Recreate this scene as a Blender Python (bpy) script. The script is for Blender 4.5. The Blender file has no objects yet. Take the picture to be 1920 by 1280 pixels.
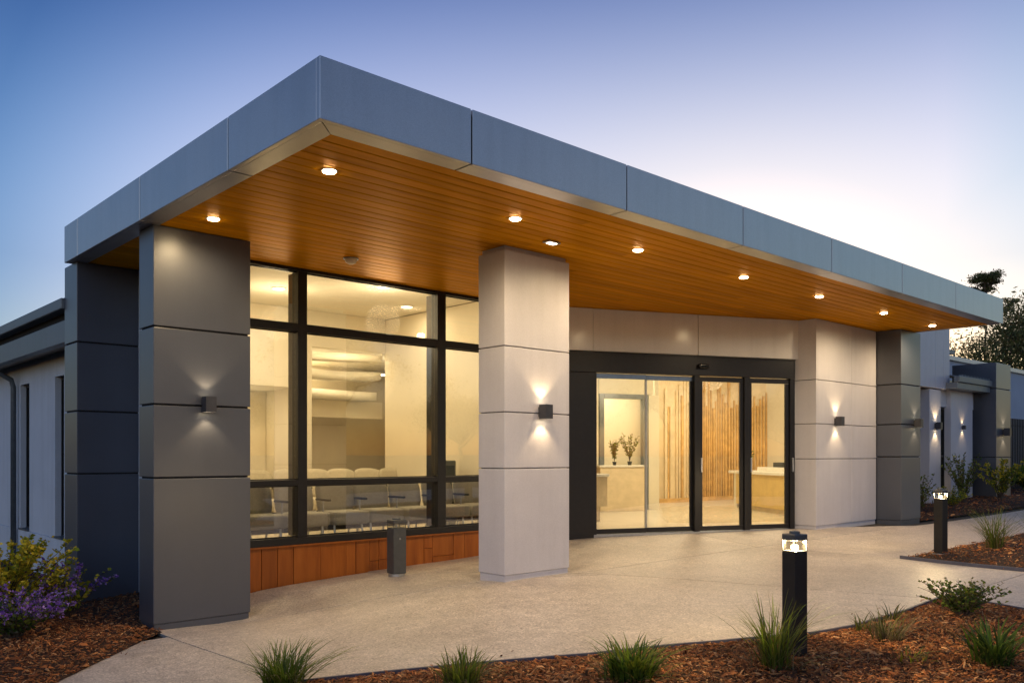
import bpy, bmesh, math, random
import numpy as np
from mathutils import Vector, Matrix
R = math.radians
random.seed(7)
rng = np.random.default_rng(7)
scene = bpy.context.scene
COL = scene.collection

# ------------------------------------------------------------------ camera
cam_d = bpy.data.cameras.new('camera')
cam = bpy.data.objects.new('camera', cam_d); COL.objects.link(cam)
cam.location = (0, 0, 1.2)
cam.rotation_euler = (R(90), 0, -math.atan2(.6774, .7356))
cam_d.sensor_width = 36; cam_d.lens = 1602 / 1920 * 36
cam_d.shift_y = 213 / 1920
cam_d.clip_start = .05; cam_d.clip_end = 3000
scene.camera = cam

# ------------------------------------------------------------------ sky, sun, exposure
SUN_AZ = R(33)           # angle from +X towards +Y: the afterglow lies behind the far end of the canopy
SUN_EL = R(2.5)
EXPOSURE = 1.2
world = bpy.data.worlds.new('World'); scene.world = world; world.use_nodes = True
wn = world.node_tree.nodes; wl = world.node_tree.links
sky = wn.new('ShaderNodeTexSky'); sky.sky_type = 'NISHITA'; sky.sun_disc = False
sky.sun_elevation = SUN_EL; sky.sun_rotation = R(90) - SUN_AZ
sky.air_density = 1.0; sky.dust_density = .6; sky.ozone_density = 2.5; sky.altitude = 0
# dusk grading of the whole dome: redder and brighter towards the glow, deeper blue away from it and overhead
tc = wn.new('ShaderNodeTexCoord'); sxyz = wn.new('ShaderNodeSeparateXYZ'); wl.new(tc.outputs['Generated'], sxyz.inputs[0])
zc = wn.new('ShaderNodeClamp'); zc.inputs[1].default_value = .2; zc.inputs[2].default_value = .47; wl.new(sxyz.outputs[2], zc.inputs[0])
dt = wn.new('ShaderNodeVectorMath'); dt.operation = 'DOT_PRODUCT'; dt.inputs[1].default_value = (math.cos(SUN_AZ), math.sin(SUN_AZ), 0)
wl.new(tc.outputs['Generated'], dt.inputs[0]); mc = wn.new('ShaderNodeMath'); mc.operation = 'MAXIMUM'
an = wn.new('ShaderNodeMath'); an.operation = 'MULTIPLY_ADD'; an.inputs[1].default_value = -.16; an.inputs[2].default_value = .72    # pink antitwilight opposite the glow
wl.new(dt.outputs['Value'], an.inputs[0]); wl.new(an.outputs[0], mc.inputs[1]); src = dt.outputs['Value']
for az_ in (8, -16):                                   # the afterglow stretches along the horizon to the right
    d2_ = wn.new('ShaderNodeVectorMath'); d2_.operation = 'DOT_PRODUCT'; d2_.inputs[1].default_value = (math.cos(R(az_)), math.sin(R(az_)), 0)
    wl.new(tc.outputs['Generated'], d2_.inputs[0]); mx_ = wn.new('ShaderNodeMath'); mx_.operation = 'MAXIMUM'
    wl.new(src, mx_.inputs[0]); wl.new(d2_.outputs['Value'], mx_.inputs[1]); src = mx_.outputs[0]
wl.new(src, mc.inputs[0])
am = wn.new('ShaderNodeMath'); am.operation = 'MULTIPLY'; am.inputs[1].default_value = -.42; am.use_clamp = True; wl.new(dt.outputs['Value'], am.inputs[0])  # extra brightness added to the unseen sky opposite the glow, lights left-facing walls
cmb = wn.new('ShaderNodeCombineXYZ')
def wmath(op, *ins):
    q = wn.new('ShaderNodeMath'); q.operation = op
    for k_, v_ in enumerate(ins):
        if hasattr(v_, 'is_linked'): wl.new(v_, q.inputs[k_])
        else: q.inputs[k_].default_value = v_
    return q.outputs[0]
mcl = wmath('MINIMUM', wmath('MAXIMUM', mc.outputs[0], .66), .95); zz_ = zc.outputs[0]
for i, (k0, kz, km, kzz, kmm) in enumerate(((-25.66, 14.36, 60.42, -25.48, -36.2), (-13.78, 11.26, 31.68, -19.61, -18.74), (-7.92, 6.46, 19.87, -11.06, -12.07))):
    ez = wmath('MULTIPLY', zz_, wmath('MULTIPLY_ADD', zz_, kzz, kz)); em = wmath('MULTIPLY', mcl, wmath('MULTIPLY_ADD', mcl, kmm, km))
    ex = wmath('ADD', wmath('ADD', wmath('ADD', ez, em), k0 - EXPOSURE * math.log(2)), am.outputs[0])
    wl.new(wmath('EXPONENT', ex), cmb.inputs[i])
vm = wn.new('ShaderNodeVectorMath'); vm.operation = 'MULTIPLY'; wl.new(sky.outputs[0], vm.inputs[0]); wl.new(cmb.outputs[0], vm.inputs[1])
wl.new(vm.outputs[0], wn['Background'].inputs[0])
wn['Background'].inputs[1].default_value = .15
sun_d = bpy.data.lights.new('sun', 'SUN'); sun = bpy.data.objects.new('sun', sun_d); COL.objects.link(sun)
sun_d.energy = .12; sun_d.angle = R(12); sun_d.color = (1, .72, .5)
sd = Vector((math.cos(SUN_AZ) * math.cos(SUN_EL), math.sin(SUN_AZ) * math.cos(SUN_EL), math.sin(SUN_EL)))
sun.rotation_euler = sd.to_track_quat('Z', 'Y').to_euler(); sun.location = (60, 2, 20)
vs = scene.view_settings
vs.view_transform = 'Standard'; vs.look = 'None'; vs.exposure = EXPOSURE; vs.gamma = 1
vs.use_curve_mapping = False
cy = scene.cycles
cy.use_denoising = True; cy.max_bounces = 8; cy.diffuse_bounces = 5; cy.transparent_max_bounces = 24
cy.glossy_bounces = 4; cy.caustics_reflective = False; cy.caustics_refractive = False
cy.sample_clamp_indirect = 6

WARM = (1, .74, .42)
POW = dict(down=49, wall=3.9, bollard=50, wait=29, lobby=42)

# ------------------------------------------------------------------ materials
MAT = {}
def nt(name):
    m = bpy.data.materials.new(name); m.use_nodes = True; MAT[name] = m
    return m, m.node_tree.nodes, m.node_tree.links, m.node_tree.nodes['Principled BSDF']
def setp(b, col=None, rough=None, metal=None, spec=None, coat=None, coat_r=None):
    if col is not None: b.inputs['Base Color'].default_value = (*col, 1)
    if rough is not None: b.inputs['Roughness'].default_value = rough
    if metal is not None: b.inputs['Metallic'].default_value = metal
    if spec is not None: b.inputs['Specular IOR Level'].default_value = spec
    if coat is not None: b.inputs['Coat Weight'].default_value = coat
    if coat_r is not None: b.inputs['Coat Roughness'].default_value = coat_r
def ramp(n, stops):
    r = n.new('ShaderNodeValToRGB'); e = r.color_ramp.elements
    while len(e) < len(stops): e.new(.5)
    for i, (p, c) in enumerate(stops): e[i].position = p; e[i].color = (*c, 1)
    return r
def noise(n, l, scale, detail=4, rough=.55, vec=None):
    t = n.new('ShaderNodeTexNoise'); t.inputs['Scale'].default_value = scale
    t.inputs['Detail'].default_value = detail; t.inputs['Roughness'].default_value = rough
    if vec: l.new(vec, t.inputs['Vector'])
    return t
def mapping(n, l, scale=(1, 1, 1), src='Object', rot=(0, 0, 0), off=None):
    tc = n.new('ShaderNodeTexCoord'); mp = n.new('ShaderNodeMapping')
    mp.inputs['Scale'].default_value = scale; mp.inputs['Rotation'].default_value = rot
    l.new(tc.outputs[src], mp.inputs['Vector'])
    if off is not None: l.new(off, mp.inputs['Location'])
    return mp.outputs[0]
def mixc(n, l, a, b, f, mode='MIX'):
    x = n.new('ShaderNodeMix'); x.data_type = 'RGBA'; x.blend_type = mode
    for s, v in ((0, f), (6, a), (7, b)):
        if hasattr(v, 'is_linked'): l.new(v, x.inputs[s])
        else: x.inputs[s].default_value = v if s == 0 else (*v, 1)
    return x.outputs[2]
def bump(n, l, b, h, s, d=.01):
    k = n.new('ShaderNodeBump'); k.inputs['Strength'].default_value = s; k.inputs['Distance'].default_value = d
    l.new(h, k.inputs['Height']); l.new(k.outputs[0], b.inputs['Normal'])
def objrand(n): return n.new('ShaderNodeObjectInfo').outputs['Random']

def panel_mat(name, c0, c1, rough, metal, spec=.5, streak=.5):
    m, n, l, b = nt(name); setp(b, rough=rough, metal=metal, spec=spec)
    v = mapping(n, l, (1, 1, 1))
    t = noise(n, l, 1.3, 5, .6, v)
    r = ramp(n, [(.3, c0), (.72, c1)]); l.new(t.outputs[0], r.inputs[0])
    f = noise(n, l, 160, 2, .5, v)
    fr = ramp(n, [(.35, (.93, .93, .93)), (.65, (1.05, 1.05, 1.05))]); l.new(f.outputs[0], fr.inputs[0])
    c = mixc(n, l, r.outputs[0], fr.outputs[0], 1.0, 'MULTIPLY')
    st = noise(n, l, 2.0, 4, .6, mapping(n, l, (3, 3, .22)))
    sr = ramp(n, [(.42, (1, 1, 1)), (.75, (.86, .86, .85))]); l.new(st.outputs[0], sr.inputs[0])
    c = mixc(n, l, c, sr.outputs[0], streak, 'MULTIPLY')
    l.new(c, b.inputs['Base Color'])
    rr = n.new('ShaderNodeMapRange'); rr.inputs[3].default_value = rough - .06; rr.inputs[4].default_value = rough + .1
    l.new(t.outputs[0], rr.inputs[0]); l.new(rr.outputs[0], b.inputs['Roughness'])
    bump(n, l, b, noise(n, l, 1.1, 2, .5, v).outputs[0], .06, .05)
    return m
panel_mat('dark_panel', (.22, .225, .24), (.25, .255, .27), .38, .45)
panel_mat('fascia_metal', (.54, .535, .545), (.60, .595, .605), .31, .8)
panel_mat('charcoal_panel', (.046, .053, .074), (.058, .066, .090), .5, .0)
MAT['charcoal_panel'].node_tree.nodes['Principled BSDF'].inputs['Coat Weight'].default_value = 1
MAT['charcoal_panel'].node_tree.nodes['Principled BSDF'].inputs['Coat Roughness'].default_value = .34
MAT['charcoal_panel'].node_tree.nodes['Principled BSDF'].inputs['Coat IOR'].default_value = 1.58
panel_mat('white_panel', (.58, .56, .60), (.66, .64, .67), .40, 0)
panel_mat('render_wall', (.54, .57, .63), (.62, .65, .71), .8, 0, .3, .8)
panel_mat('gloss_white', (.80, .77, .74), (.85, .82, .79), .14, 0)
panel_mat('roof_metal', (.16, .18, .20), (.21, .23, .25), .42, .4)

def plain(name, col, rough=.5, metal=0, spec=.5, var=.12, scale=14, coat=0):
    m, n, l, b = nt(name); setp(b, rough=rough, metal=metal, spec=spec, coat=coat, coat_r=.15)
    t = noise(n, l, scale, 4, .6, mapping(n, l))
    lo = tuple(x * (1 - var) for x in col); hi = tuple(min(1, x * (1 + var)) for x in col)
    r = ramp(n, [(.3, lo), (.7, hi)]); l.new(t.outputs[0], r.inputs[0]); l.new(r.outputs[0], b.inputs['Base Color'])
    return m
plain('frame_black', (.018, .017, .018), .38, .3)
plain('joint_dark', (.02, .02, .022), .9)
plain('joint_grey', (.26, .25, .25), .9)
plain('bollard_black', (.022, .021, .022), .42, .3)
plain('bollard_grey', (.09, .095, .10), .45, .3)
plain('lamp_body', (.07, .07, .08), .4, .4)
plain('rail_blue_reflection', (.20, .27, .38), .25, .6)  # blue reflection seen on the glass top, put into the rail colour
plain('steel', (.45, .46, .48), .35, .8)
plain('interior_wall_paint', (.74, .68, .55), .7, 0, .3, .03, 2)
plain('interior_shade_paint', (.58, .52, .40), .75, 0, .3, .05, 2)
plain('interior_ceiling_paint', (.80, .76, .66), .8, 0, .2, .02, 2)
plain('interior_floor', (.62, .56, .44), .22, 0, .5, .08, 3)
plain('chair_fabric', (.38, .36, .30), .75, 0, .3, .1, 40)
plain('chair_pale', (.55, .49, .36), .6, 0, .3, .1, 40)
plain('desk_wood', (.66, .46, .16), .4, 0, .5, .10, 5)
plain('pale_wood', (.70, .57, .38), .45, 0, .5, .12, 5)
plain('slat_wood', (.62, .39, .15), .5, 0, .4, .25, 6)
plain('counter_white', (.78, .74, .66), .3)
plain('portal_frame', (.20, .22, .24), .3, .3)
plain('screen_dark', (.03, .04, .035), .15)
plain('kiosk_grey', (.13, .14, .11), .4)
plain('pot_dark', (.04, .04, .035), .6)
plain('edging', (.10, .095, .12), .6)
plain('soil', (.045, .026, .017), .95, 0, .2, .4, 20)
plain('bark', (.09, .065, .05), .9, 0, .2, .35, 3)
plain('neighbour_wall', (.40, .45, .55), .85, 0, .2, .06, 1)
plain('fence_metal', (.05, .05, .055), .5, .3)
plain('downpipe_paint', (.10, .115, .13), .45, .2)
plain('slab_bed', (.035, .03, .027), .95)
plain('far_ground', (.10, .085, .05), .95, 0, .1, .4, .4)
plain('sensor_black', (.015, .015, .015), .25)

# concrete with exposed aggregate
m, n, l, b = nt('concrete'); v = mapping(n, l, (1, 1, 1), 'Object')
big = noise(n, l, .55, 6, .6, v); r = ramp(n, [(.28, (.40, .345, .295)), (.5, (.53, .465, .40)), (.7, (.60, .53, .46))])
l.new(big.outputs[0], r.inputs[0])
sp = n.new('ShaderNodeTexVoronoi'); sp.inputs['Scale'].default_value = 80; l.new(v, sp.inputs['Vector'])
sr = ramp(n, [(.0, (.52, .50, .48)), (.35, (.92, .92, .92)), (.65, (1.05, 1.05, 1.05)), (1, (1.45, 1.42, 1.38))]); l.new(sp.outputs['Color'], sr.inputs[0])
c = mixc(n, l, r.outputs[0], sr.outputs[0], .95, 'MULTIPLY')
med = noise(n, l, 7, 6, .7, v); mr = ramp(n, [(.33, (.74, .73, .72)), (.6, (1.05, 1.05, 1.05))]); l.new(med.outputs[0], mr.inputs[0])
c = mixc(n, l, c, mr.outputs[0], .8, 'MULTIPLY')
ck = n.new('ShaderNodeTexVoronoi'); ck.feature = 'DISTANCE_TO_EDGE'; ck.inputs['Scale'].default_value = .33
wob = noise(n, l, 1.6, 5, .6, v); va = n.new('ShaderNodeVectorMath'); va.operation = 'ADD'
vsx = n.new('ShaderNodeVectorMath'); vsx.operation = 'SCALE'; vsx.inputs['Scale'].default_value = .5
l.new(wob.outputs['Color'], vsx.inputs[0]); l.new(v, va.inputs[0]); l.new(vsx.outputs[0], va.inputs[1]); l.new(va.outputs[0], ck.inputs['Vector'])
cr = ramp(n, [(.0, (.45, .42, .4)), (.0035, (1, 1, 1))]); l.new(ck.outputs['Distance'], cr.inputs[0])
c = mixc(n, l, c, cr.outputs[0], .28, 'MULTIPLY')
rnd = objrand(n); rr = ramp(n, [(0, (.92, .92, .93)), (1, (1.06, 1.05, 1.04))]); l.new(rnd, rr.inputs[0])
c = mixc(n, l, c, rr.outputs[0], 1, 'MULTIPLY')
l.new(c, b.inputs['Base Color']); setp(b, rough=.5, spec=.5)
rg = n.new('ShaderNodeMapRange'); rg.inputs[1].default_value = .3; rg.inputs[2].default_value = .7
rg.inputs[3].default_value = .36; rg.inputs[4].default_value = .62
l.new(med.outputs[0], rg.inputs[0]); l.new(rg.outputs[0], b.inputs['Roughness'])
bump(n, l, b, sp.outputs['Distance'], .35, .006)

# varnished timber (boards of the soffit run along X, planks of the plinth stand upright)
def timber(name, stops, sc, rough, coat, spec=.3, metal=0):
    m, n, l, b = nt(name)
    rnd = objrand(n); comb = n.new('ShaderNodeCombineXYZ')
    mu = n.new('ShaderNodeMath'); mu.operation = 'MULTIPLY'; mu.inputs[1].default_value = 37; l.new(rnd, mu.inputs[0])
    for i in range(3): l.new(mu.outputs[0], comb.inputs[i])
    v = mapping(n, l, sc, 'Object', off=comb.outputs[0])
    t = noise(n, l, 1, 6, .62, v); r = ramp(n, stops); l.new(t.outputs[0], r.inputs[0])
    rr = ramp(n, [(0, (.86, .83, .80)), (.5, (1, 1, 1)), (1, (1.1, 1.07, 1.05))]); l.new(rnd, rr.inputs[0])
    c = mixc(n, l, r.outputs[0], rr.outputs[0], 1, 'MULTIPLY')
    l.new(c, b.inputs['Base Color']); setp(b, rough=rough, coat=coat, coat_r=.22, spec=spec, metal=metal)
    bump(n, l, b, t.outputs[0], .12, .004)
timber('soffit_timber', [(.25, (.46, .175, .0012)), (.5, (.60, .247, .002)), (.75, (.70, .305, .003))], (.9, 14, 14), .38, .0, .0, .3)
timber('plinth_timber', [(.25, (.25, .066, .010)), (.5, (.37, .105, .014)), (.75, (.46, .145, .022))], (10, 10, 1.2), .42, .1, .3)

# thin clear glass: mirror by fresnel, the rest straight through
def glass(name, tint, ior=1.5, extra=0.0):
    m, n, l, b = nt(name); n.remove(b)
    tr = n.new('ShaderNodeBsdfTransparent'); tr.inputs[0].default_value = (*tint, 1)
    gl = n.new('ShaderNodeBsdfGlossy'); gl.inputs['Roughness'].default_value = .012
    lw = n.new('ShaderNodeLayerWeight'); lw.inputs[0].default_value = .5
    pw = n.new('ShaderNodeMath'); pw.operation = 'POWER'; pw.inputs[1].default_value = 4; l.new(lw.outputs['Facing'], pw.inputs[0])
    r0 = ((ior - 1) / (ior + 1)) ** 2 + extra
    ad = n.new('ShaderNodeMath'); ad.operation = 'MULTIPLY_ADD'; ad.use_clamp = True; ad.inputs[1].default_value = 1 - r0; ad.inputs[2].default_value = r0
    l.new(pw.outputs[0], ad.inputs[0])
    nz = noise(n, l, .5, 2, .5, mapping(n, l)); bp = n.new('ShaderNodeBump')
    bp.inputs['Strength'].default_value = .03; bp.inputs['Distance'].default_value = .05
    l.new(nz.outputs[0], bp.inputs['Height']); l.new(bp.outputs[0], gl.inputs['Normal'])
    mx = n.new('ShaderNodeMixShader'); l.new(ad.outputs[0], mx.inputs[0]); l.new(tr.outputs[0], mx.inputs[1]); l.new(gl.outputs[0], mx.inputs[2])
    l.new(mx.outputs[0], n['Material Output'].inputs[0]); return m
glass('window_glass', (.985, .975, .94), 1.5, .10)
glass('lamp_glass', (.97, .97, .95), 1.45)
m, n, l, b = nt('dark_glass'); setp(b, (.01, .013, .016), .06, 0, .8)

def emit(name, col, s):
    m, n, l, b = nt(name); n.remove(b); e = n.new('ShaderNodeEmission')
    e.inputs[0].default_value = (*col, 1); e.inputs[1].default_value = s; l.new(e.outputs[0], n['Material Output'].inputs[0])
emit('downlight_glow', (1, .76, .42), 30)
emit('wall_glow', (1, .80, .50), 6)
emit('bulb_glow', (1, .74, .38), 7)
emit('cove_glow', (1, .84, .56), 9)
emit('room_light_glow', (1, .86, .62), 5)

def leafmat(name, rough=.55, trans=.3):
    m, n, l, b = nt(name)
    at = n.new('ShaderNodeAttribute'); at.attribute_name = 'tint'
    l.new(at.outputs['Color'], b.inputs['Base Color']); setp(b, rough=rough, spec=.3)
    tl = n.new('ShaderNodeBsdfTranslucent'); l.new(at.outputs['Color'], tl.inputs[0])
    mx = n.new('ShaderNodeMixShader'); mx.inputs[0].default_value = trans
    l.new(b.outputs[0], mx.inputs[1]); l.new(tl.outputs[0], mx.inputs[2]); l.new(mx.outputs[0], n['Material Output'].inputs[0])
leafmat('leaf', .55, .4); leafmat('petal', .6, .35)
m, n, l, b = nt('bark_chip'); at = n.new('ShaderNodeAttribute'); at.attribute_name = 'tint'
l.new(at.outputs['Color'], b.inputs['Base Color']); setp(b, rough=.85, spec=.25)

# ------------------------------------------------------------------ mesh helpers
ORG = {}
def link(o, parent=None):
    COL.objects.link(o)
    if parent is not None: o.parent = parent
    return o
def tag(o, label=None, cat=None, group=None, kind=None):
    if label: o['label'] = label
    if cat: o['category'] = cat
    if group: o['group'] = group
    if kind: o['kind'] = kind
    return o
def empty(name, loc=(0, 0, 0), rz=0, parent=None):
    o = bpy.data.objects.new(name, None); o.empty_display_size = .2
    o.rotation_euler[2] = rz
    p = Vector(loc)
    ORG[o.name] = p.copy()
    if parent is not None: p = p - ORG[parent.name]
    o.location = p
    return link(o, parent)
class MB:
    def __init__(s): s.v = []; s.f = []
    def add(s, vs, fs):
        k = len(s.v); s.v += [tuple(p) for p in vs]; s.f += [tuple(i + k for i in f) for f in fs]; return s
    def obox(s, o, ax, ay, az, a, b_, c):
        o, ax, ay, az = map(Vector, (o, ax, ay, az))
        vs = [o + ax * i + ay * j + az * k for k in c for j in b_ for i in a]
        return s.add(vs, [(0, 2, 3, 1), (4, 5, 7, 6), (0, 1, 5, 4), (2, 6, 7, 3), (0, 4, 6, 2), (1, 3, 7, 5)])
    def box(s, x0, x1, y0, y1, z0, z1):
        return s.obox((0, 0, 0), (1, 0, 0), (0, 1, 0), (0, 0, 1), (x0, x1), (y0, y1), (z0, z1))
    def prism(s, poly, z0, z1):
        k = len(poly); vs = [(x, y, z0) for x, y in poly] + [(x, y, z1) for x, y in poly]
        fs = [tuple(range(k - 1, -1, -1)), tuple(range(k, 2 * k))] + [(i, (i + 1) % k, k + (i + 1) % k, k + i) for i in range(k)]
        return s.add(vs, fs)
    def lathe(s, prof, n=20, c=(0, 0, 0)):
        vs = []; fs = []
        for r, z in prof:
            for i in range(n):
                a = 2 * math.pi * i / n; vs.append((c[0] + r * math.cos(a), c[1] + r * math.sin(a), c[2] + z))
        for j in range(len(prof) - 1):
            for i in range(n):
                i2 = (i + 1) % n; fs.append((j * n + i, j * n + i2, (j + 1) * n + i2, (j + 1) * n + i))
        fs.append(tuple(range(n - 1, -1, -1))); fs.append(tuple((len(prof) - 1) * n + i for i in range(n)))
        return s.add(vs, fs)
    def tube(s, path, rad, n=6):
        vs = []; fs = []; P = [Vector(p) for p in path]
        if not hasattr(rad, '__len__'): rad = [rad] * len(P)
        for i, p in enumerate(P):
            t = (P[min(i + 1, len(P) - 1)] - P[max(i - 1, 0)]).normalized()
            u = t.cross(Vector((0, 0, 1)) if abs(t.z) < .9 else Vector((1, 0, 0))).normalized(); w = t.cross(u)
            for k in range(n):
                a = 2 * math.pi * k / n; vs.append(p + (u * math.cos(a) + w * math.sin(a)) * rad[i])
        for i in range(len(P) - 1):
            for k in range(n):
                k2 = (k + 1) % n; fs.append((i * n + k, i * n + k2, (i + 1) * n + k2, (i + 1) * n + k))
        fs.append(tuple(range(n))); fs.append(tuple((len(P) - 1) * n + k for k in range(n - 1, -1, -1)))
        return s.add(vs, fs)
    def build(s, name, mat, parent=None, bevel=0, smooth=False, seg=2):
        o3 = ORG.get(parent.name, Vector((0, 0, 0))) if parent is not None else Vector((0, 0, 0))
        me = bpy.data.meshes.new(name)
        me.from_pydata([(x - o3.x, y - o3.y, z - o3.z) for x, y, z in s.v], [], s.f)
        bm = bmesh.new(); bm.from_mesh(me); bmesh.ops.recalc_face_normals(bm, faces=bm.faces)
        if bevel:
            ed = [e for e in bm.edges if len(e.link_faces) == 2 and e.calc_face_angle(0) > .5]
            bmesh.ops.bevel(bm, geom=ed, offset=bevel, segments=seg, affect='EDGES', profile=.5)
        bm.to_mesh(me); bm.free()
        if smooth:
            for p in me.polygons: p.use_smooth = True
        me.materials.append(MAT[mat]); o = bpy.data.objects.new(name, me); link(o, parent)
        ORG[o.name] = o3.copy()
        return o
def lamp(name, kind, loc, energy, color=WARM, parent=None, **kw):
    d = bpy.data.lights.new(name, kind); d.energy = energy; d.color = color
    rot = kw.pop('rot', None)
    for k, v_ in kw.items(): setattr(d, k, v_)
    o = bpy.data.objects.new(name, d); link(o, parent)
    o.location = loc
    if rot: o.rotation_euler = rot
    return o
def copy_tree(o, parent=None):
    c = o.copy(); COL.objects.link(c); c.parent = parent
    for ch in list(o.children): copy_tree(ch, c)
    return c
def fast_mesh(name, verts, quads, mat, parent=None, tint=None, smooth=False, tris=False):
    me = bpy.data.meshes.new(name); V = np.asarray(verts, np.float32); Q = np.asarray(quads, np.int32); k = Q.shape[1]
    if parent is not None: V = V - np.array(ORG.get(parent.name, Vector((0, 0, 0))), np.float32)
    me.vertices.add(len(V)); me.vertices.foreach_set('co', V.ravel())
    me.loops.add(Q.size); me.loops.foreach_set('vertex_index', Q.ravel())
    me.polygons.add(len(Q)); me.polygons.foreach_set('loop_start', np.arange(0, Q.size, k, dtype=np.int32))
    me.polygons.foreach_set('loop_total', np.full(len(Q), k, np.int32))
    if smooth: me.polygons.foreach_set('use_smooth', np.ones(len(Q), bool))
    me.update(calc_edges=True)
    if tint is not None:
        a = me.color_attributes.new('tint', 'FLOAT_COLOR', 'POINT')
        c = np.ones((len(V), 4), np.float32); c[:, :3] = tint; a.data.foreach_set('color', c.ravel())
    me.materials.append(MAT[mat]); o = bpy.data.objects.new(name, me); link(o, parent)
    ORG[o.name] = ORG.get(parent.name, Vector((0, 0, 0))).copy() if parent is not None else Vector((0, 0, 0))
    return o

# ------------------------------------------------------------------ ground heights: the forecourt ramps up from the garden to the doors
GC = np.array([(3, 8.27, -.473), (3.98, 8.38, -.486), (6.01, 6.65, -.127), (6.99, 6.62, -.119), (4.4, 9.26, -.334), (7.72, 9.08, -.212),
 (9.32, 8.77, -.051), (12.86, 7.17, 0), (12.93, 6.8, 0), (15.06, 6.8, .01), (15.4, 6.5, 0), (5.3, 2.94, -.21), (11.6, 4.4, -.13),
 (2.94, 10.5, -.54), (0, 0, -.3), (2, 5, -.42), (3, 4, -.32), (8, 1, -.2), (12, 2, -.15), (22.3, 7.2, .15), (25, 4, .1), (18, 3, -.05),
 (0, 10, -.6), (2, 16, -.6), (-4, 8, -.6), (40, 0, .1), (40, 20, .2), (-10, 30, -.6), (10, -10, -.3), (20, 20, 0), (-10, -10, -.5),
 (9, 5, -.11), (4, 6, -.3), (5, 7.5, -.29)])
_P = GC[:, :2]; _n = len(GC)
_A = np.zeros((_n + 3, _n + 3)); _A[:_n, :_n] = np.sqrt(((_P[:, None] - _P[None]) ** 2).sum(-1) + .09) - np.eye(_n) * .02
_A[:_n, _n] = 1; _A[:_n, _n + 1:] = _P; _A[_n, :_n] = 1; _A[_n + 1:, :_n] = _P.T
_W = np.linalg.solve(_A, np.r_[GC[:, 2], 0, 0, 0])
def G(x, y):
    x = np.asarray(x, float); y = np.asarray(y, float); out = np.full(x.shape, _W[_n]) + _W[_n + 1] * x + _W[_n + 2] * y
    for i in range(_n): out = out + _W[i] * np.sqrt((x - _P[i, 0]) ** 2 + (y - _P[i, 1]) ** 2 + .09)
    return np.clip(out, -.75, .3)
def g(x, y): return float(G(np.array(x), np.array(y)))

# ground sheet to the horizon
ax_ = np.unique(np.r_[np.linspace(-12, 42, 55), -1500, -600, -250, -110, -50, -25, 60, 90, 140, 300, 700, 1500])
X, Y = np.meshgrid(ax_, ax_, indexing='ij'); Z = G(X, Y) - .09
k = len(ax_); I = np.arange(k * k).reshape(k, k)
o = fast_mesh('ground', np.c_[X.ravel(), Y.ravel(), Z.ravel()], np.c_[I[:-1, :-1].ravel(), I[1:, :-1].ravel(), I[1:, 1:].ravel(), I[:-1, 1:].ravel()], 'far_ground', smooth=True)
tag(o, 'dry earth and grass ground around the clinic', kind='structure')

# ------------------------------------------------------------------ concrete paving: slabs parted by control joints
paving = empty('concrete_paving', (8, 4, 0)); tag(paving, 'beige exposed aggregate concrete forecourt in front of the entrance', kind='structure')
GAP = .006
def grid_bm(x0, x1, y0, y1, st):
    bm = bmesh.new(); xs = np.arange(x0, x1 + 1e-6, st); ys = np.arange(y0, y1 + 1e-6, st)
    vv = [[bm.verts.new((x, y, 0)) for y in ys] for x in xs]
    for i in range(len(xs) - 1):
        for j in range(len(ys) - 1): bm.faces.new((vv[i][j], vv[i + 1][j], vv[i + 1][j + 1], vv[i][j + 1]))
    return bm
def cut(bm, p, q, keep_left):
    d = (Vector(q) - Vector(p)).normalized(); nrm = Vector((-d.y, d.x, 0))     # left side normal
    s_ = 1 if keep_left else -1
    co = Vector((*p, 0)) + nrm * (GAP * s_)
    bmesh.ops.bisect_plane(bm, geom=bm.verts[:] + bm.edges[:] + bm.faces[:], plane_co=co, plane_no=nrm * s_, clear_inner=True)
J1 = ((2.9, 5.32), (3.0, 8.13)); J2 = ((3.88, 8.17), (5.95, 6.93)); J3 = ((7.0, 6.6), (8.43, 3.16)); J4 = ((8.4, 3.16), (11.07, 3.2))
J5 = ((6.95, 6.55), (10.45, 6.36)); J6 = ((10.45, 6.36), (11.06, 4.68)); J7 = ((10.45, 6.36), (11.17, 8.03)); J8 = ((11.07, 4.0), (11.08, 4.69))
WALLW = ((3.9, 9.3), (9.1, 9.3)); WALLD = ((9.63, 8.6), (12.86, 7.13))
slabs = [
 [(J1, True)],
 [(J1, False), (J2, True), (WALLW, False), (J3, False)],
 [(J1, False), (J2, False), (J3, False)],
 [(J3, True), (J4, False)],
 [(J3, True), (J4, True), (J5, False), (J6, False)],
 [(J3, True), (J4, True), (J5, False), (J6, True)],
 [(J3, True), (J5, True), (J7, True), (WALLD, False)],
 [(J3, True), (J5, True), (J7, False), (WALLD, False)],
]
bounds = [(-1, 3.3, -2, 8.13), (2.4, 10, 4, 9.3), (2.4, 9.5, -2, 9), (8, 30, -8, 3.5), (6.4, 12, 3, 7), (10, 32, 3, 7), (5, 12, 6, 9.3), (10, 32, 6, 9)]
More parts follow.
